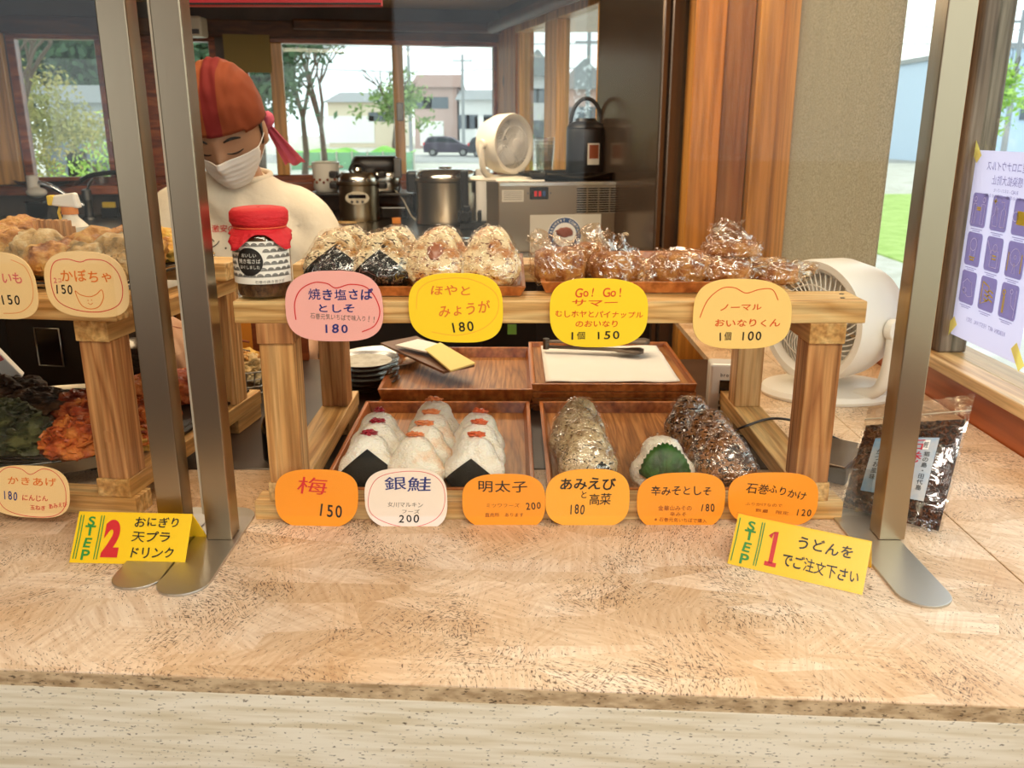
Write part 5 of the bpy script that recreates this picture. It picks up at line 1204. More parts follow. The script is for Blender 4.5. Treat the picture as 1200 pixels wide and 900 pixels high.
L = [(180, 470, 1.26, .042, .045, .026, 'tempura_orange', 9, 'shrimp kakiage at the back between post and stand'), (215, 478, 1.28, .040, .038, .024, 'tempura_red', 10, 'shrimp kakiage seen between the two steel posts'),
     (180, 510, 1.16, .035, .040, .022, 'tempura_orange', 11, 'orange kakiage low, right beside the left shelf post'), (228, 462, 1.33, .034, .030, .020, 'tempura_orange', 12, 'far shrimp kakiage half hidden by the second steel post'),
     (172, 545, 1.08, .018, .030, .012, 'tempura_yellow', 13, 'pale stick fritter lying low beside the shelf post')]
for u, v, y, a, c, d, m, sd, lb in L:
    p = at(u, v, y); temp(lb, (p.x, y, max(.951, min(p.z - d, .975))), (a, c, d), m, sd * 2.3, bits=70, strips='tempura_orange', rough=.4, name='kakiage', group='shrimp kakiage beside the steel posts')
# oven behind and clutter
p = on(60, 470, .9005)
t = thing('table_oven', 'dark steel oven with a small black window behind the left shelf', 'oven', (at(62, 430, 1.50).x, 1.50, .9005), R(-10))
B().box(-.085, .085, 0, .16, 0, .165).build('oven_body', 'dark_metal', t, bevel=.005); B().box(-.022, .026, -.004, 0, .045, .115).build('oven_window', 'black_gloss', t, bevel=.004)
B().tube([(-.022, -.005, .046), (.026, -.005, .046), (.026, -.005, .114), (-.022, -.005, .114)], .0014, 6, closed=True).build('window_trim', 'steel', t, smooth=60)
lettering('lettering', t, [('TANICO', -.006, .135, .026, .006)], 'beige_plastic', Matrix.Translation((0, -.0006, 0)) @ STAND, .02, jit=0)
b = B(); b.tube([(-.11 + .07 * math.cos(a * PI / 10), -.02, .0 + .06 * math.sin(a * PI / 10)) for a in range(11)], .0015, 5); b.build('wire_loop', 'steel_dark', t, smooth=60)
t = thing('paper_packet', 'white and red printed packet leaning at the left edge', 'packet', at(4, 420, 1.38), rot=(R(20), R(-25), 0)); B().box(-.02, .006, -.006, .006, -.04, .02).build('packet_body', 'white_paper', t, bevel=.002); B().box(-.018, .004, -.0068, -.006, .0, .016).build('packet_print', 'pink_ink', t)
p = at(8, 450, 1.40); temp('yellow fried lump beside a paper slip at far left', (p.x, 1.40, p.z - .02), (.022, .02, .016), 'tempura_yellow', 44.0, name='fried_piece')
# basket of pale tempura seen between the shelves
p = on(285, 468, .9005)
bx, by = at(286, 450, 1.50).x, 1.50
t = thing('wire_basket', 'wire basket holding pale vegetable tempura between the shelves', 'basket', (bx, by, .9005))
b = B()
for k in range(26):
    a = 2 * PI * k / 26; B().tube([(.045 * math.cos(a), .04 * math.sin(a), .002), (.062 * math.cos(a), .056 * math.sin(a), .045)], .0012, 5).build('basket_wire', 'steel', t)
for z, rr0 in ((.002, .045), (.016, .051), (.03, .056), (.045, .062)): B().tube([(rr0 * math.cos(2 * PI * k / 36), rr0 * .9 * math.sin(2 * PI * k / 36), z) for k in range(36)], .0014, 5, closed=True).build('basket_ring', 'steel', t, smooth=60)
temp('pale vegetable tempura heaped in the wire basket', (bx, by, .915), (.044, .04, .030), 'tempura_pale', 51.0, bits=60, strips='tempura_gold', rough=.4)
p = at(285, 418, 1.62); temp('yellow squash tempura resting on the board behind the basket', (p.x, 1.62, p.z - .015), (.036, .024, .018), 'tempura_yellow', 61.0)
t = thing('cedar_board', 'reddish cedar board standing behind the basket', 'board', (-.52, 1.705, .9005)); B().box(0, .11, 0, .012, 0, .10).build('board_body', 'cedar_x', t, bevel=.001)
for k in range(5):
    p = at(160, 460, 1.55); t = thing('ridged_bowl', ['lowest grey bowl of the stack behind the left post', 'second grey bowl of the stack behind the left post', 'third grey bowl of the stack behind the left post', 'fourth grey bowl of the stack behind the left post', 'top grey bowl of the stack behind the left post'][k], 'bowl', (p.x, 1.55, .9005 + .012 * k), group='grey bowls stacked behind the left post'); B().lathe([(.02, 0), (.03, .008), (.045, .024), (.046, .026), (.042, .024), (.026, .006)], seg=28).build('bowl_body', 'plate_dark', t, smooth=40)

# ---------------------------------------------------------------- the cook
mat('skin', 'b58a6c', .5, sss=.08); mat('shirt_cotton', 'e9dfcb', .85, bmp=((14, 14, 14), .4, .02)); mat('apron_orange', 'd9821e', .8); mat('mask_white', 'f1eeea', .8); mat('hair_black', '15110f', .5); mat('lip_line', '5a3422', .6); mat('bandana_pink', 'd3607a', .8); mat('trousers', '2a2a30', .8)
def bandana_mat():
    m, t, b = nodes_of('bandana_cloth'); c = t.nodes.new('ShaderNodeTexCoord'); sx = t.nodes.new('ShaderNodeSeparateXYZ'); t.links.new(c.outputs['Object'], sx.inputs[0])
    mr = N(t, 'ShaderNodeMapRange'); mr.inputs['From Min'].default_value = -.1; mr.inputs['From Max'].default_value = .1; t.links.new(sx.outputs[0], mr.inputs['Value'])
    r = ramp(t, [(0, '741010'), (.32, '741010'), (.33, '86421a'), (.44, '86421a'), (.45, '700e0e'), (.60, '700e0e'), (.61, '7e3612'), (1, '823a14')]); r.color_ramp.interpolation = 'CONSTANT'
    t.links.new(mr.outputs[0], r.inputs['Fac']); t.links.new(r.outputs[0], b.inputs['Base Color']); b.inputs['Roughness'].default_value = .85
bandana_mat()
pr = thing('person', 'cook in a red and orange bandana, white mask and printed white shirt looking down', 'person', (-.62, 2.08, -.25))
pc = Vector((-.62, 2.08, -.25))
hc = at(266, 152, 1.97)
HM = Matrix.Translation(hc - pc) @ Matrix.Rotation(R(-4), 4, 'Y') @ Matrix.Rotation(R(24), 4, 'X')
def headpt(o, off=0):
    x, y, z = o
    k = 1.0
    if z < 0: k = 1 - .22 * (-z) ** 1.6
    p = Vector((x * .076 * k, y * .094 * (1 - .08 * max(0, -z)), z * .122))
    if y < 0:
        p.y -= .004 * math.exp(-((z + .75) / .25) ** 2) * max(0, 1 - abs(x) * 1.6)                       # chin
        p.y -= .017 * math.exp(-((z + .28) / .16) ** 2 - (x / .17) ** 2)                                  # nose
        p.y -= .006 * math.exp(-((z + .06) / .2) ** 2 - (x / .11) ** 2)
        p.y += .006 * (math.exp(-((z + .06) / .13) ** 2 - ((abs(x) - .42) / .2) ** 2))                    # eye sockets
        p.y -= .0045 * (math.exp(-((z + .09) / .055) ** 2 - ((abs(x) - .42) / .15) ** 2))                 # lowered lids
        p.y -= .004 * math.exp(-((z - .14) / .1) ** 2) * max(0, 1 - abs(x))                               # brow
        p.y -= .003 * math.exp(-((z + .58) / .06) ** 2 - (x / .25) ** 2)                                  # lips
    return p + Vector(o).normalized() * off
def loft(b, secs, n=32, M=None):
    rows = []
    for (cx, cy, cz, rx_, ry_) in secs: rows.append([(cx + rx_ * math.cos(2 * PI * i / n), cy + ry_ * math.sin(2 * PI * i / n), cz) for i in range(n)])
    g = [[b.bm.verts.new(Vector(p) - pc) for p in row] for row in rows]
    for a, c in zip(g, g[1:]):
        for i in range(n): b.bm.faces.new((a[i], a[(i + 1) % n], c[(i + 1) % n], c[i]))
    b.bm.faces.new(g[0][::-1]); b.bm.faces.new(g[-1])
def limb(b, pts, rad):
    P = [tuple(Vector(p) - pc) for p in pts]; q = [tuple(x) + (r_,) for x, r_ in zip(P, rad)]; q = spline(q, 5)
    b.tube([x[:3] for x in q], 0, 14, rad=[x[3] for x in q])
    b.ball(P[0], rad[0] * .98, 2); b.ball(P[-1], rad[-1] * .98, 2)
def remeshed(b, vox, disp=None, smooth=2):
    me = bpy.data.meshes.new('t'); bmesh.ops.recalc_face_normals(b.bm, faces=b.bm.faces); b.bm.to_mesh(me); b.bm.free(); o = bpy.data.objects.new('t', me); col.objects.link(o)
    q = o.modifiers.new('r', 'REMESH'); q.mode = 'VOXEL'; q.voxel_size = vox; q.use_smooth_shade = True
    q = o.modifiers.new('s', 'SMOOTH'); q.iterations = smooth; q.factor = .6
    bpy.context.view_layer.update(); r_ = bpy.data.meshes.new_from_object(o.evaluated_get(bpy.context.evaluated_depsgraph_get())); bpy.data.objects.remove(o)
    if disp:
        no = [v.normal.copy() for v in r_.vertices]
        for v, n_ in zip(r_.vertices, no): v.co += n_ * disp(v.co)
    r_.shade_smooth(); return r_
def mesh_part(name, me, m, parent): me.materials.clear(); me.materials.append(MATS[m]); me.name = name; o = bpy.data.objects.new(name, me); col.objects.link(o); o.parent = parent; return o
Z0 = -.25
hl, hr = Vector(at(196, 392, 1.62)), Vector(at(352, 430, 1.74))
b = B()
loft(b, [(-.62, 2.12, .58, .13, .09), (-.62, 2.12, .66, .165, .115), (-.62, 2.10, .86, .14, .10), (-.62, 2.09, 1.0, .155, .11), (-.62, 2.08, 1.12, .17, .105), (-.62, 2.07, 1.19, .14, .08), (-.62, 2.06, 1.235, .07, .06)])
limb(b, [(-.62, 2.06, 1.20), (-.625, 2.03, 1.27), (hc.x + .002, hc.y + .045, hc.z - .05)], [.062, .052, .05])
limb(b, [(-.70, 2.07, 1.13), (-.765, 2.06, 1.12), (-.82, 1.98, 1.02), (-.80, 1.86, .96), (hl.x - .06, hl.y + .10, hl.z + .01), tuple(hl + Vector((-.02, .045, .004)))], [.045, .042, .042, .040, .030, .024])
limb(b, [(-.56, 2.07, 1.13), (-.485, 2.06, 1.11), (-.435, 2.02, .98), (-.425, 1.93, .90), (hr.x - .005, hr.y + .10, hr.z + .02), tuple(hr + Vector((0, .05, .012)))], [.045, .042, .042, .040, .030, .024])
for sx in (-1, 1):
    limb(b, [(-.62 + sx * .08, 2.12, .62), (-.62 + sx * .09, 2.10, .22), (-.62 + sx * .10, 2.13, -.16)], [.085, .058, .042]); limb(b, [(-.62 + sx * .10, 2.15, -.205), (-.62 + sx * .115, 1.97, -.22)], [.042, .035])
def hand(b, wr, d, palm_n, side, curl=.5):
    """wr: wrist; d: finger direction; palm_n: direction the palm faces; side: thumb side"""
    d = d.normalized(); palm_n = (palm_n - d * palm_n.dot(d)).normalized(); s_ = d.cross(palm_n) * side
    def L_(p, r_): b.tube([tuple(x - pc) for x in p], 0, 10, rad=r_); b.ball(tuple(p[-1] - pc), r_[-1], 2)
    for k in range(4):
        off = (k - 1.5) * .0185; L_([wr + s_ * off * .5, wr + d * .042 + s_ * off, wr + d * .078 + s_ * off], [.016, .0135, .0105])
        ln = (.062, .074, .070, .056)[k] if side > 0 else (.056, .070, .074, .062)[k]; p = wr + d * .076 + s_ * off * 1.05; cur = d.copy(); pts = [p]; a = curl * (.5 + .12 * k)
        for j, f in enumerate((.45, .32, .23)): cur = (cur * math.cos(a) + palm_n * math.sin(a)).normalized() if j >= 0 else cur; p = p + cur * ln * f; pts.append(p); 
        L_(pts, [.0098, .009, .008, .0068])
    th = [wr + s_ * .018 + d * .012, wr + s_ * .040 + d * .035 + palm_n * .012, wr + s_ * .042 + d * .062 + palm_n * .026, wr + s_ * .034 + d * .082 + palm_n * .034]; L_(th, [.014, .012, .0105, .0085])
hand(b, hl + Vector((-.025, .05, .004)), Vector((.55, -.75, -.22)), Vector((.25, .1, -1)), -1, .55)
hand(b, hr + Vector((0, .055, .014)), Vector((-.12, -.75, -.6)), Vector((-.6, .3, -.5)), 1, .5)
b.ball((0, 0, 0), 1, 5, fn=lambda q, o: HM @ headpt(o))
for sx in (-1, 1): b.ball((0, 0, 0), 1, 2, fn=lambda q, o: HM @ Vector((sx * .077 + o.x * .007, .006 + o.y * .018, -.012 + o.z * .031)))
mesh_part('body', remeshed(b, .0048, smooth=2), 'skin', pr)
b = B()
loft(b, [(-.62, 2.11, .70, .182, .135), (-.62, 2.10, .86, .172, .125), (-.62, 2.09, 1.0, .178, .13), (-.62, 2.08, 1.12, .185, .122), (-.62, 2.07, 1.19, .158, .098), (-.62, 2.06, 1.232, .088, .076), (-.62, 2.05, 1.248, .068, .062)])
limb(b, [(-.70, 2.07, 1.17), (-.765, 2.06, 1.16), (-.805, 2.00, 1.07), (-.82, 1.96, 1.0)], [.068, .066, .064, .066])
limb(b, [(-.55, 2.07, 1.165), (-.475, 2.06, 1.145), (-.44, 2.04, 1.05), (-.425, 2.01, .97)], [.066, .062, .062, .064])
def folds(c): 
    return .012 * noise.noise(Vector((c.x * 9 + c.z * 6, c.y * 9, c.z * 3))) + .007 * abs(noise.noise(Vector((c.x * 16 + c.z * 9, c.y * 5, c.z * 5 - c.x * 6)))) + .016 * math.sin(c.x * 55 + 8 * noise.noise(c * 4) + c.z * 22) * max(0, noise.noise(c * 5 + Vector((3, 0, 0))) + .3)
sh_me = remeshed(b, .009, folds, 3); shirt = mesh_part('shirt', sh_me, 'shirt_cotton', pr)
nk = [Vector((-.62 + .066 * math.cos(2 * PI * k / 32), 2.052 + .062 * math.sin(2 * PI * k / 32), 1.246 + .010 * math.sin(2 * PI * k / 32))) - pc for k in range(32)]
B().tube([tuple(p) for p in nk], .007, 8, closed=True).build('shirt_collar', 'shirt_cotton', pr, smooth=60)
bvh = BVHTree.FromPolygons([v.co.copy() for v in sh_me.vertices], [tuple(p.vertices) for p in sh_me.polygons])
def onshirt(p):
    W = at(p.x, p.y, 1.9) - pc; dr = (W - (CAM - pc)).normalized(); h = bvh.ray_cast(CAM - pc, dr); return (h[0] - dr * .0022) if h[0] else W
def shirtprint(name, lines, m, wgt=0.0): return lettering(name, shirt, [(tx, u, -v, wd, ht) for tx, u, v, wd, ht in lines], m, None, wgt, jit=.02, proj=lambda p: onshirt(Vector((p.x, -p.y))))
shirtprint('shirt_lettering', [('激安の', 262, 268, 28, 9)], 'red_ink', .01)
shirtprint('shirt_lettering', [('シン.キ', 258, 285, 52, 14)], 'black_ink', .0)
shirtprint('shirt_lettering', [('ルギのなかに', 272, 307, 56, 9), ('に', 268, 322, 12, 12)], 'navy_ink', 0)
def figure(cx, cy, col_):
    strokes('shirt_drawing', shirt, [], 1, col_)
def ds(paths, wd, m):
    o = strokes('shirt_drawing', shirt, [spline(p, 6) for p in paths], wd, m)
    for v in o.data.vertices: v.co = onshirt(Vector((v.co.x, v.co.y)))
ds([[(256, 345), (258, 339), (264, 339), (266, 345), (261, 350), (256, 345)], [(259, 352), (266, 354), (272, 352), (273, 360), (267, 366), (260, 364)], [(285, 340), (290, 345), (284, 352), (282, 362)], [(292, 350), (286, 356), (292, 364)]], 1.2, 'navy_ink')
o = B().prism([(262, 353), (272, 352), (274, 358), (268, 366), (261, 364)], .0001).build('shirt_drawing', 'purple_ink', shirt)
for v in o.data.vertices: v.co = onshirt(Vector((v.co.x, v.co.y)))
# apron, trousers
b = B(); loft(b, [(-.62, 2.12, .56, .175, .125), (-.62, 2.12, .66, .19, .14), (-.62, 2.10, .84, .194, .142), (-.62, 2.10, .93, .196, .146), (-.62, 2.10, .965, .192, .142)]); mesh_part('apron', remeshed(b, .012, None, 2), 'apron_orange', pr)
b = B()
for sx in (-1, 1): limb(b, [(-.62 + sx * .08, 2.12, .62), (-.62 + sx * .09, 2.10, .22), (-.62 + sx * .10, 2.13, -.14)], [.10, .075, .06])
mesh_part('trousers', remeshed(b, .012, None, 2), 'trousers', pr)
# head cover, mask, features
def hshell(name, cond, off, m, n=96, k=64, fn=None, solid=.0015):
    rows = []; bb = B(); g = {}
    for j in range(k + 1):
        z = math.cos(PI * j / k)
        for i in range(n):
            a = 2 * PI * i / n; s_ = math.sin(PI * j / k); g[i, j] = Vector((s_ * math.cos(a), s_ * math.sin(a), z))
    vm = {}
    def gv(i, j):
        i %= n
        if (i, j) not in vm: o = g[i, j]; p = headpt(o, off); p = fn(o, p) if fn else p; vm[i, j] = bb.bm.verts.new(HM @ p)
        return vm[i, j]
    for j in range(k):
        for i in range(n):
            if all(cond(g[q % n, w_]) for q, w_ in ((i, j), (i + 1, j), (i + 1, j + 1), (i, j + 1))): bb.bm.faces.new((gv(i, j), gv(i + 1, j), gv(i + 1, j + 1), gv(i, j + 1)))
    bmesh.ops.remove_doubles(bb.bm, verts=bb.bm.verts, dist=1e-5)
    return bb.build(name, m, pr, smooth=180, solid=solid)
def hat(o, p):
    f = max(0, o.z); p = p.copy(); p.x *= 1.06 + .10 * f; p.z += .020 * f; p.y *= 1.04 + .06 * f; return p + Vector(o) * (.004 * noise.noise(Vector(o) * 4 + Vector((1, 2, 3))) + .002 * math.sin(o.x * 30 + o.z * 9) * f)
hb = hshell('bandana', lambda o: o.z > .16 - .10 * max(0, o.y) * 2 - .02 * abs(o.x), .007, 'bandana_cloth', fn=hat)
# object-space stripes need head-local coordinates
Mi = HM.inverted(); hb.data.transform(Mi); hb.matrix_local = HM
hshell('hair', lambda o: o.z <= .20 and o.z > -.28 and o.y > -.22 and (abs(o.x) > .80 or o.y > .2), .003, 'hair_black', fn=lambda o, p: p)
def mk(o, p): return p + Vector((0, -.010 * max(0, 1 - (o.x / .75) ** 2) - .0012 * math.sin(o.z * 60), 0))
hshell('face_mask', lambda o: o.y < -.30 and -.86 < o.z < -.17 and abs(o.x) < .90, .005, 'mask_white', n=120, k=120, fn=mk)
for sx in (-1, 1):
    for za, zb_ in ((-.20, .02), (-.62, -.14)):
        pts = []
        for k in range(8):
            f = k / 7; a = -.42 + (.16 - -.42) * f; z = za + (zb_ - za) * f; s_ = math.sqrt(1 - z * z); o = Vector((sx * s_ * math.cos(a * 1.0), s_ * math.sin(a), z)); pts.append(tuple(HM @ headpt(o, .004)))
        B().tube(pts, .0013, 6).build('ear_loop', 'mask_white', pr, smooth=60)
for sx in (-1, 1):
    for nm, z0, dz, r_, m, off in (('eyebrow', .10, .035, .0032, 'hair_black', .0015), ('eyelashes', -.115, -.035, .0019, 'hair_black', .0006)):
        pts = []
        for k in range(9):
            x = sx * (.22 + .40 * k / 8); z = z0 + dz * math.sin(PI * k / 8); y = -math.sqrt(max(.05, 1 - x * x - z * z)); pts.append(tuple(HM @ headpt(Vector((x, y, z)), off)))
        B().tube(pts, r_, 6, rad=[r_ * (.35 + .65 * math.sin(PI * (.1 + .8 * k / 8))) for k in range(9)]).build(nm, m, pr, smooth=60)
rows = []
for j in range(10):
    f = j / 9; c = Vector((.070 + .040 * f, .055 + .02 * f, -.01 - .115 * f)); wv = .008 + .026 * f
    rows.append([HM @ (c + Vector((wv * (i / 8 - .5) * 1.4, .006 * math.sin(i * 1.5) + wv * .2 * (i / 8 - .5), .004 * math.sin(i * 1.1)))) for i in range(9)])
B().sheet(rows).build('bandana_tail', 'bandana_pink', pr, smooth=180, solid=.002)
B().ball(HM @ Vector((.078, .05, -.005)), (.014, .014, .018), 3, fn=lambda q, o: q * (1 + .2 * noise.noise(o * 4))).build('bandana_knot', 'bandana_pink', pr, smooth=180)
# chopsticks held in the cook's right hand
t = thing('cooking_chopsticks', 'pair of thin cooking chopsticks in the cook\'s hand', 'chopsticks', tuple(hl))
for dz, m in ((.0, 'rust_brown'), (-.018, 'steel_bright')): B().tube([(-.02, .03, .012 + dz), (.16, -.02, dz - .01)], .0022, 6).build('chopstick', m, t)
# ---------------------------------------------------------------- outside
mat('asphalt', '8f9090', .8, vary=(1.2, 'a3a4a2', .4, .6)); mat('pale_ground', 'c9c8c0', .85, vary=(2, 'b4b2a8', .4, .6)); mat('grass_bank', '6fae4c', .9, vary=(.8, '8fc85c', .4, .6))
g = B(); g.box(-160, 200, -60, 260, GROUND - .1, GROUND)
o = struct('ground', g, 'pale_ground'); o['kind'] = 'structure'
def outx(u, Y): return at(u, 150, Y).x
def gy(v): return (1.35 - GROUND) / ((lambda k: (math.sin(PITCH) - k * math.cos(PITCH)) / (math.cos(PITCH) + k * math.sin(PITCH)))((450 - v) / FPX))
# road strip
b = B(); b.box(-90, 110, 58, 76, GROUND, GROUND + .02); o = struct('road', b, 'asphalt')
leafs = {}
def leaf_mat(n, a, c):
    m, t, bs = nodes_of(n); nn = N(t, 'ShaderNodeTexNoise', Scale=1.0, Detail=2.0); t.links.new(mapped(t, (3, 3, 3)), nn.inputs['Vector']); r = ramp(t, [(.35, a), (.65, c)]); t.links.new(nn.outputs['Fac'], r.inputs['Fac']); t.links.new(r.outputs[0], bs.inputs['Base Color']); bs.inputs['Roughness'].default_value = .6
leaf_mat('leaf_dark', '2c4a34', '4a6c48'); leaf_mat('leaf_mid', '5a7c3e', '86a052'); leaf_mat('leaf_lime', '86b43c', 'b4d65a'); leaf_mat('leaf_grey', '6c8466', '93a886'); leaf_mat('leaf_ochre', '7c8440', 'a59a50'); mat('bark', '5d5044', .8)
def tree(label, x, y, h, crown_r, m, seed, n=1400, leaf=.10, trunk=None, zc=.62, sparse=False, cat='tree', name='tree', group=None, squash=1.0):
    t = thing(name, label, cat, (x, y, GROUND + .001), group=group); rn = random.Random(seed)
    b = B(); tips = []
    def br(p, d, L, r_, dep):
        q = p + d * L; mid = p + d * L * .5 + Vector((rn.uniform(-1, 1), rn.uniform(-1, 1), 0)) * L * .06; b.tube([p, mid, q], 0, 5, rad=[r_, r_ * .85, r_ * .65])
        if dep == 0: tips.append(q); return
        for k in range(3 if dep > 1 else 2):
            nd = (d + Vector((rn.uniform(-1, 1), rn.uniform(-1, 1), rn.uniform(-.15, .6))) * .75).normalized(); br(q, nd, L * rn.uniform(.55, .75), r_ * .6, dep - 1)
    br(Vector((0, 0, 0)), Vector((rn.uniform(-.05, .05), rn.uniform(-.05, .05), 1)).normalized(), h * (trunk or .38), h * .022, 4)
    b.build('trunk', 'bark', t)
    vs = []; fs = []
    cs = [Vector((rn.gauss(0, .45), rn.gauss(0, .45), rn.gauss(0, .38) * squash)) * crown_r + Vector((0, 0, h * zc)) for _ in range(26)]
    if sparse: cs = tips
    for k in range(n):
        c = rn.choice(cs); rr0 = crown_r * (.16 if sparse else .34); p = c + Vector((rn.gauss(0, 1), rn.gauss(0, 1), rn.gauss(0, .8))) * rr0 * .6
        if p.z < .05: continue
        a = Vector((rn.uniform(-1, 1), rn.uniform(-1, 1), rn.uniform(-1, 1))).normalized(); c2 = a.orthogonal().normalized(); L = leaf * rn.uniform(.6, 1.2); i = len(vs)
        vs += [p - a * L, p + c2 * L * .45, p + a * L, p - c2 * L * .45]; fs.append((i, i + 1, i + 2, i + 3))
    me = bpy.data.meshes.new('foliage'); me.from_pydata([tuple(v) for v in vs], [], fs); me.materials.append(MATS[m]); o = bpy.data.objects.new('foliage', me); col.objects.link(o); o.parent = t; o['kind'] = 'stuff'
    return t
tree('ochre green garden tree right outside the left window', outx(42, 9), 9, 3.7, .62, 'leaf_ochre', 1, 4200, .028, zc=.62)
tree('lime leaved young shrub in the middle of the left window', outx(120, 10.5), 10.5, 2.5, .7, 'leaf_lime', 2, 1400, .035, zc=.55, cat='shrub', name='garden_shrub')
tree('lime shrub seen between the two steel posts', outx(168, 12), 12, 2.6, .85, 'leaf_lime', 3, 1800, .035, zc=.6, cat='shrub', name='garden_shrub')
tree('low green shrub at the left window bottom', outx(95, 8), 8, 1.6, .5, 'leaf_mid', 4, 1200, .03, zc=.5, cat='shrub', name='garden_shrub')
for k, (u, Y, h, r_) in enumerate(((30, 24, 8, 2.6), (95, 26, 9, 2.8), (160, 23, 8.5, 2.6), (215, 25, 9, 2.7), (265, 27, 9, 2.6), (300, 26, 7.5, 2.0))):
    tree(['dark evergreen behind the left window, nearest its left jamb', 'dark evergreen at the centre of the left window', 'dark evergreen seen left of the second steel post', 'dark evergreen behind the top of the bandana', 'dark evergreen right of the bandana', 'dark evergreen beside the window stile right of the cook'][k], outx(u, Y), Y, h, r_, 'leaf_dark', 10 + k, 4200, .15, zc=.55, group='dark evergreens beyond the garden')
tree('grey green spreading tree seen in the window right of the cook', outx(352, 34), 34, 6.6, 2.3, 'leaf_grey', 20, 1800, .16, sparse=True, zc=.6)
tree('airy half bare tree just right of the grey green one', outx(378, 36), 36, 6.6, 2.2, 'leaf_grey', 21, 500, .10, sparse=True, zc=.6, trunk=.34)
tree('small light green tree behind the window mullion', outx(462, 58), 58, 6.4, 1.9, 'leaf_mid', 22, 1300, .2, zc=.62)
tree('round lime tree outside the right window above the poster', outx(1158, 30) , 30, 4.4, 1.3, 'leaf_lime', 23, 1800, .12, zc=.72)
# grass bank and nets
b = B(); x0, x1 = outx(325, 50), outx(480, 50)
rows = [[(x0 + (x1 - x0) * i / 30, 50 + 3 * j / 4, GROUND + (1.25 * math.sin(PI * j / 8) * (.75 + .3 * noise.noise(Vector((i * .2, 1, 2)))))) for i in range(31)] for j in range(5)]
b.sheet(rows); o = b.build('grass_bank', 'grass_bank', smooth=180, solid=.05); tag(o, 'green grass bank outside the window right of the cook', 'grass', kind='stuff')
glassy('teal_net_mesh', '8fd0bc', ior=1.01, haze=.22)
nf = thing('netting_fence', 'teal netting fence across the lot behind the back windows', 'fence', (outx(338, 47), 47, GROUND))
Wn = outx(484, 47) - outx(338, 47)
B().box(0, Wn, 0, .03, .05, .95).build('netting', 'teal_net_mesh', nf)
for k in range(9): B().box(Wn * k / 8 - .04, Wn * k / 8 + .04, -.05, .05, 0, 1.0).build('fence_post', 'steel', nf)
# buildings
mat('wall_cream', 'd8cdb8', .8); mat('wall_rose', 'b99f98', .8); mat('wall_pale', 'd6d8da', .8); mat('roof_grey', '8d9296', .7); mat('roof_brown', '8c6f66', .7); mat('window_dark', '56606a', .3); mat('garage_white', 'e9eaea', .6)
def building(label, u0, u1, Y, h, dep, mw, mr, wins, roof='gable', rh=1.2, v=None):
    x0, x1 = outx(u0, Y), outx(u1, Y); W2 = x1 - x0; t = thing('building', label, 'building', (x0, Y, GROUND + .001))
    B().box(0, W2, 0, dep, 0, h).build('wall', mw, t)
    if roof == 'gable': B().hexa([(-.4, -.6, h), (W2 + .4, -.6, h), (W2 + .4, dep + .6, h), (-.4, dep + .6, h), (-.2, dep * .45, h + rh), (W2 + .2, dep * .45, h + rh), (W2 + .2, dep * .55, h + rh), (-.2, dep * .55, h + rh)]).build('roof', mr, t)
    elif roof == 'end': B().hexa([(-.4, -.6, h), (W2 + .4, -.6, h), (W2 + .4, dep, h), (-.4, dep, h), (W2 * .48, -.6, h + rh), (W2 * .52, -.6, h + rh), (W2 * .52, dep, h + rh), (W2 * .48, dep, h + rh)]).build('roof', mr, t)
    else: B().box(-.2, W2 + .2, -.2, dep, h, h + .3).build('roof', mr, t)
    for fx, fz, fw, fh in wins:
        B().box(fx * W2 - fw / 2, fx * W2 + fw / 2, -.08, 0, fz - fh / 2, fz + fh / 2).build('window', 'garage_white' if fh > 2.4 else 'window_dark', t)
    return t
building('long cream hall low behind the grass bank', 385, 462, 105, 5.0, 20, 'wall_cream', 'roof_grey', [(.3, 2, 6, 3.0), (.75, 3.4, 2, 1)], rh=1.4)
building('rose walled house with a dark roof, centre of the right back window', 486, 536, 100, 6.4, 12, 'wall_rose', 'roof_brown', [(.14, 4.8, 2.6, 1.2), (.50, 4.8, 2.8, 1.2), (.4, 1.6, 2.6, 2.6)], rh=1.6)
building('pale low building right of the rose house', 538.5, 592, 96, 5.0, 12, 'wall_pale', 'roof_grey', [(.1, 2.8, 1.2, 1.4), (.28, 2.8, 1.2, 1.4), (.5, 2.0, 1.6, 2.6), (.8, 2.8, 2.6, 1.4)], rh=1.2)
building('grey house with a gable seen through the first side window', 608, 650, 90, 7.0, 12, 'wall_pale', 'roof_grey', [(.3, 5.2, 1.8, 1.3), (.7, 5.2, 1.6, 1.3), (.5, 2, 2.6, 1.8)], roof='end', rh=2.4)
building('rose grey house seen through the second side window', 655, 712, 85, 5.6, 12, 'wall_rose', 'roof_grey', [(.3, 3.4, 2, 1.3), (.75, 3.4, 2, 1.3)], roof='end', rh=2.6)
building('pale blue building outside the window above the poster', 1162, 1290, 52, 6.4, 14, mat('wall_blue', 'b9cfe6', .8), 'roof_grey', [(.4, 3.2, 2, 1.2), (.7, 3.2, 2, 1.2)], roof='flat')
building('low grey garden shed behind the trees at left', 55, 120, 17, 2.6, 3, mat('shed_grey', '9aa0a2', .8), 'roof_grey', [(.3, 1.2, .8, 1.4), (.7, 1.4, .8, .7)], roof='flat')
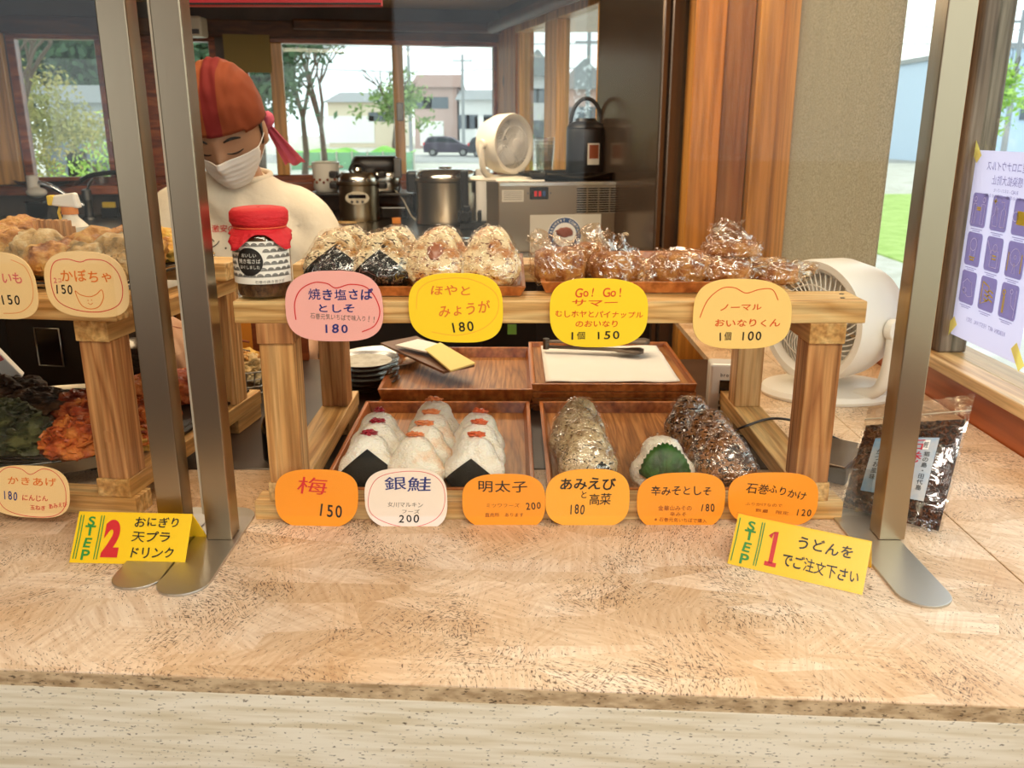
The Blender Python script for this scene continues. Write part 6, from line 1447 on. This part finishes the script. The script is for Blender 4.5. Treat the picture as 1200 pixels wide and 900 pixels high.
# poles and wires
def pole(label, u, Y, h, arms=2):
    x = outx(u, Y); t = thing('utility_pole', label, 'pole', (x, Y, GROUND + .001)); B().cyl((0, 0, 0), (0, 0, h), .16, .11, 10).build('mast', 'roof_grey', t)
    for k in range(arms): B().box(-.9, .9, -.06, .06, h - .6 - .8 * k, h - .48 - .8 * k).build('cross_arm', 'roof_grey', t)
    return x
pole('utility pole in the right back window, left of its centre', 481, 78, 13.5); pole('thin utility pole right of the rose house', 543, 82, 8.4, 1); pole('tall utility pole in the second side window', 688, 60, 9.6, 3)
pole('utility pole outside the right window, left one', 1157, 49, 5.6, 1); pole('taller utility pole outside the right window, behind', 1180, 47, 7.8, 1)
for k, (Y, h, sag, lb) in enumerate(((70, 6.2, .3, 'lowest power line crossing the back windows'), (72, 8.0, .4, 'second power line crossing the back windows'), (74, 9.4, .4, 'third power line crossing the back windows'))):
    pts = [(-60 + 130 * i / 40, Y, GROUND + h + sag * abs(math.sin(i * PI / 8))) for i in range(41)]
    tag(B().tube(pts, .035, 4).build('power_line', 'roof_grey'), lb, 'cable', 'power lines over the lot')
# car
def car(label, u, Y, m, L=3.9, face=1):
    mat('car_paint', '4a4152', .25, .4, coat=.6); mat('car_paint_dark', '2c2f38', .25, .4, coat=.6); mat('tyre', '1a1a1a', .8); mat('hub', 'a8a8a8', .3, 1); mat('car_glass', '2a3036', .1)
    t = thing('parked_car', label, 'car', (outx(u, Y), Y, GROUND + .02)); k = L / 3.9
    lo = [(-1.9, .28), (-1.95, .75), (-1.86, 1.02), (-1.2, 1.06), (1.0, 1.0), (1.75, .82), (1.95, .62), (1.93, .28)]
    up = [(-1.88, 1.0), (-1.62, 1.42), (-1.25, 1.53), (-.2, 1.54), (.35, 1.44), (1.05, 1.0)]
    Mx = Matrix.Rotation(PI / 2, 4, 'X')
    def pr_(ol, y0, w_): return B().prism([(a * k * face, c * k) for a, c in ol], w_ * k, Matrix.Translation((0, y0 * k, 0)) @ Mx)
    pr_(lo, .82, 1.64).build('car_body', m, t, bevel=.06); pr_(up, .72, 1.44).build('cabin', m, t, bevel=.08)
    for ol in ([(-1.55, 1.08), (-1.42, 1.38), (-1.05, 1.42), (-1.0, 1.08)], [(-.9, 1.08), (-.92, 1.43), (-.15, 1.44), (-.1, 1.08)], [(0, 1.07), (-.05, 1.43), (.28, 1.37), (.85, 1.04)]): pr_(ol, -.715, .02).build('side_window', 'car_glass', t)
    for x in (-1.2, 1.2):
        for y in (-.84, .66): b = B(); b.cyl((x * k * face, y * k, .3 * k), (x * k * face, (y + .2) * k, .3 * k), .31 * k, seg=24); w_ = b.build('wheel', 'tyre', t); b = B(); b.cyl((x * k * face, (y - .01) * k, .3 * k), (x * k * face, y * k, .3 * k), .19 * k, seg=16); b.build('hubcap', 'hub', w_)
    B().box((1.7 * face - .1) * k, (1.7 * face + .12) * k, -.84 * k, -.7 * k, .68 * k, .8 * k).build('headlight', 'hub', t); B().box((-1.93 * face - .02) * k, (-1.93 * face + .1) * k, -.84 * k, -.7 * k, .85 * k, 1.05 * k).build('tail_light', 'red_ink', t)
    return t
car('dark purple hatchback parked outside the right back window', 525, gy(183), 'car_paint')
car('dark car half hidden behind the small fan', 578, gy(184), 'car_paint_dark', 3.9)
# garden stones near the left window
for k, (u, Y, s_) in enumerate(((50, 10, .25), (75, 12, .3), (105, 13, .3), (130, 11, .22), (155, 12, .25), (190, 12, .3), (200, 11, .2))):
    t = thing('garden_stone', ['grey garden stone at the left window, leftmost', 'grey garden stone, second from the left', 'larger grey garden stone mid window', 'small garden stone by the lime shrub', 'grey garden stone seen between the posts, left', 'grey garden stone seen between the posts, right', 'small stone right of the second post'][k], 'stone', (outx(u, Y), Y, GROUND), group='stones in the garden'); B().ball((0, 0, s_ * .5), (s_ * 1.2, s_, s_ * .9), 3, fn=lambda q, o: q * (1 + .3 * noise.noise(o * 1.5 + Vector((k, 0, 0))))).build('stone_body', 'roof_grey', t, smooth=40)
# grass outside the right window
b = B(); b.box(6.5, 16, 4, 30, GROUND, GROUND + .03); tag(b.build('lawn', mat('lawn_green', '8fb24c', .9, vary=(3, 'a8c46a', .4, .6))), 'bright green lawn outside the side window', 'grass', kind='stuff')

# ---------------------------------------------------------------- hygiene poster taped inside the right window; its print faces the street
def thin(name, color, k=.55):
    m, t, b = nodes_of(name); t.nodes.remove(b); out = t.nodes['Material Output']
    d = N(t, 'ShaderNodeBsdfDiffuse'); d.inputs[0].default_value = lin(color); tl = N(t, 'ShaderNodeBsdfTranslucent'); tl.inputs[0].default_value = lin(color)
    mx = N(t, 'ShaderNodeMixShader'); mx.inputs[0].default_value = k; t.links.new(d.outputs[0], mx.inputs[1]); t.links.new(tl.outputs[0], mx.inputs[2]); t.links.new(mx.outputs[0], out.inputs['Surface'])
thin('poster_lilac', 'ddd6f4', .6); thin('picto_purple', 'a29ac6', .6); thin('picto_yellow', 'f4d94c', .6); thin('picto_white', 'efeafa', .6); thin('tape_yellow', 'f2e27c', .5)
ps = thing('hygiene_poster', 'lilac hygiene poster with nine pictograms taped to the right window', 'poster', (WX + .027, 1.473, 1.010), rot=(PI / 2, 0, PI / 2))
PW, PH = .208, .306
B().sheet([[(-PW, 0, 0), (0, 0, 0)], [(-PW, PH, 0), (0, PH, 0)]]).build('poster_sheet', 'poster_lilac', ps)
Li = Matrix.Translation((0, 0, -.0009)); Lj = Matrix.Translation((0, 0, -.0016))
lettering('lettering', ps, [('新型コロナウイルス', -.104, .283, .13, .015), ('感染拡大防止', -.104, .262, .088, .015)], 'picto_purple', Li, .01, jit=0)
lettering('lettering', ps, [('RAD-はまさいさいを', -.104, .247, .07, .006), ('ご利用のお客様へご協力のお願い', -.104, .238, .13, .006)], 'picto_purple', Li, 0, jit=0)
lettering('lettering', ps, [('REBORN ART FESTIVAL 2021', -.104, .036, .12, .007)], 'picto_purple', Li, .01, jit=0)
def rr_(cx, cy, w2, h2, r=.006):
    o = []
    for sx, sy, a0 in ((1, 1, 0), (-1, 1, PI / 2), (-1, -1, PI), (1, -1, 1.5 * PI)):
        for k in range(5): a = a0 + PI / 2 * k / 4; o.append((cx + sx * (w2 - r) + r * math.cos(a), cy + sy * (h2 - r) + r * math.sin(a)))
    return o
def flat(o, M): 
    b = B(); vs = [b.bm.verts.new(M @ Vector((x, y, 0))) for x, y in o]; b.bm.faces.new(vs); return b
def circ(cx, cy, r, n=14, a0=0, a1=2 * PI): return [(cx + r * math.cos(a0 + (a1 - a0) * k / n), cy + r * math.sin(a0 + (a1 - a0) * k / n)) for k in range(n + 1)]
def person_ico(cx, cy, h): return [circ(cx, cy + h * .38, h * .11)], [[(cx - h * .14, cy + h * .2), (cx + h * .14, cy + h * .2), (cx + h * .12, cy - h * .5), (cx, cy - h * .5), (cx, cy - h * .1)], [(cx + h * .14, cy + h * .2), (cx + h * .16, cy - h * .12)]]
for r_ in range(3):
    for c_ in range(3):
        cx, cy = -.035 - .062 * c_, .2126 - .063 * r_; q = flat(rr_(cx, cy, .024, .027), Li); tile = q.build('pictogram_tile', 'picto_purple', ps)
        W, Yl = [], []
        k = r_ * 3 + c_
        if k == 0:
            for dx in (-.013, .013): W += [circ(cx + dx, cy + .017, .0038), [(cx + dx - .005, cy + .010), (cx + dx + .005, cy + .010), (cx + dx + .004, cy - .022), (cx + dx - .004, cy - .022), (cx + dx - .005, cy + .010)]]
            Yl += [[(cx - .006, cy + .004), (cx + .006, cy + .004)], [(cx - .006, cy + .001), (cx + .006, cy + .001)]]
        elif k == 1:
            W += [[(cx + .002, cy - .02), (cx + .004, cy - .006), (cx + .004, cy + .008), (cx + .007, cy + .008), (cx + .008, cy - .002), (cx + .009, cy + .011), (cx + .012, cy + .011), (cx + .013, cy - .002), (cx + .018, cy - .006), (cx + .015, cy - .02), (cx + .002, cy - .02)], [(cx - .018, cy - .02), (cx - .018, cy + .004), (cx - .012, cy + .010), (cx - .006, cy + .004), (cx - .006, cy - .02), (cx - .018, cy - .02)], [(cx - .012, cy + .010), (cx - .012, cy + .018), (cx - .002, cy + .018)]]
            Yl += [[(cx + .015, cy + .022), (cx + .015, cy + .014)], [(cx + .011, cy + .018), (cx + .019, cy + .018)]]
        elif k == 2: Yl += [[(cx - .012, cy - .01 + .0022 * i), (cx + .012, cy - .01 + .0022 * i)] for i in range(9)]; W += [circ(cx - .016, cy, .007), circ(cx + .016, cy, .007)]
        elif k == 3: W += [circ(cx, cy + .008, .010), [(cx - .008, cy + .002), (cx - .006, cy - .012)], [(cx + .008, cy + .002), (cx + .006, cy - .012)]]; Yl += [[(cx - .009, cy - .013), (cx + .009, cy - .013)], [(cx - .007, cy - .017), (cx + .007, cy - .017)]]
        elif k == 4: W += [[(cx - .014, cy - .02), (cx - .014, cy + .006), (cx + .006, cy + .006), (cx + .006, cy - .02), (cx - .014, cy - .02)], [(cx + .02, cy + .02), (cx + .004, cy - .004)], circ(cx - .004, cy + .010, .006)]; Yl += [[(cx - .01, cy - .002), (cx + .002, cy - .002)], [(cx - .01, cy - .007), (cx + .002, cy - .007)]]
        elif k == 5: W += [circ(cx, cy + .004, .013), circ(cx, cy + .004, .003), [(cx, cy - .004), (cx - .004, cy - .02), (cx + .004, cy - .02), (cx, cy - .004)]]; Yl += [[(cx - .018, cy - .018), (cx - .018, cy + .010)], [(cx + .018, cy - .018), (cx + .018, cy + .010)]]
        elif k == 6: W += [[(cx - .018, cy - .012), (cx - .005, cy - .015), (cx + .012, cy - .008), (cx + .016, cy + .006), (cx + .004, cy + .014), (cx - .012, cy + .009), (cx - .018, cy - .012)], circ(cx + .008, cy - .006, .005)]
        elif k == 7: Yl += [[(cx + .016, cy + .018), (cx - .004, cy + .012), (cx - .004, cy - .010), (cx + .016, cy - .018), (cx + .016, cy + .018)]] + [[(cx + .008, cy + .006 - .007 * i), (cx + .0, cy + .003 - .007 * i), (cx - .008, cy + .007 - .007 * i), (cx - .018, cy + .004 - .007 * i)] for i in range(3)]
        else: W += [circ(cx - .006, cy + .016, .0035), [(cx - .006, cy + .011), (cx - .008, cy - .004), (cx - .018, cy - .010)], [(cx - .019, cy + .02), (cx - .019, cy - .022)]]; Yl += [circ(cx + .014, cy + .012, .0035), [(cx + .014, cy + .007), (cx + .014, cy - .02)], [(cx + .011, cy + .007), (cx + .011, cy - .02)]]
        if W: strokes('pictogram_lines', tile, W, .0014, 'picto_white', Lj)
        if Yl: strokes('pictogram_marks', tile, Yl, .0024, 'picto_yellow', Lj)
        strokes('caption_lines', ps, [[(cx - .018, cy - .0305), (cx + .018, cy - .0305)], [(cx - .012, cy - .0335), (cx + .012, cy - .0335)]], .0012, 'picto_purple', Li)
for k, (cx, cy, a) in enumerate(((0, PH, .785), (0, .012, -.785), (-PW, .012, .785), (-PW, PH, -.785))):
    M = Matrix.Translation((cx, cy, -.0022)) @ Matrix.Rotation(a, 4, 'Z'); flat([(-.020, -.009), (.020, -.009), (.020, .009), (-.020, .009)], M).build('tape_piece', 'tape_yellow', ps)
bpy.data.objects.remove(fo)
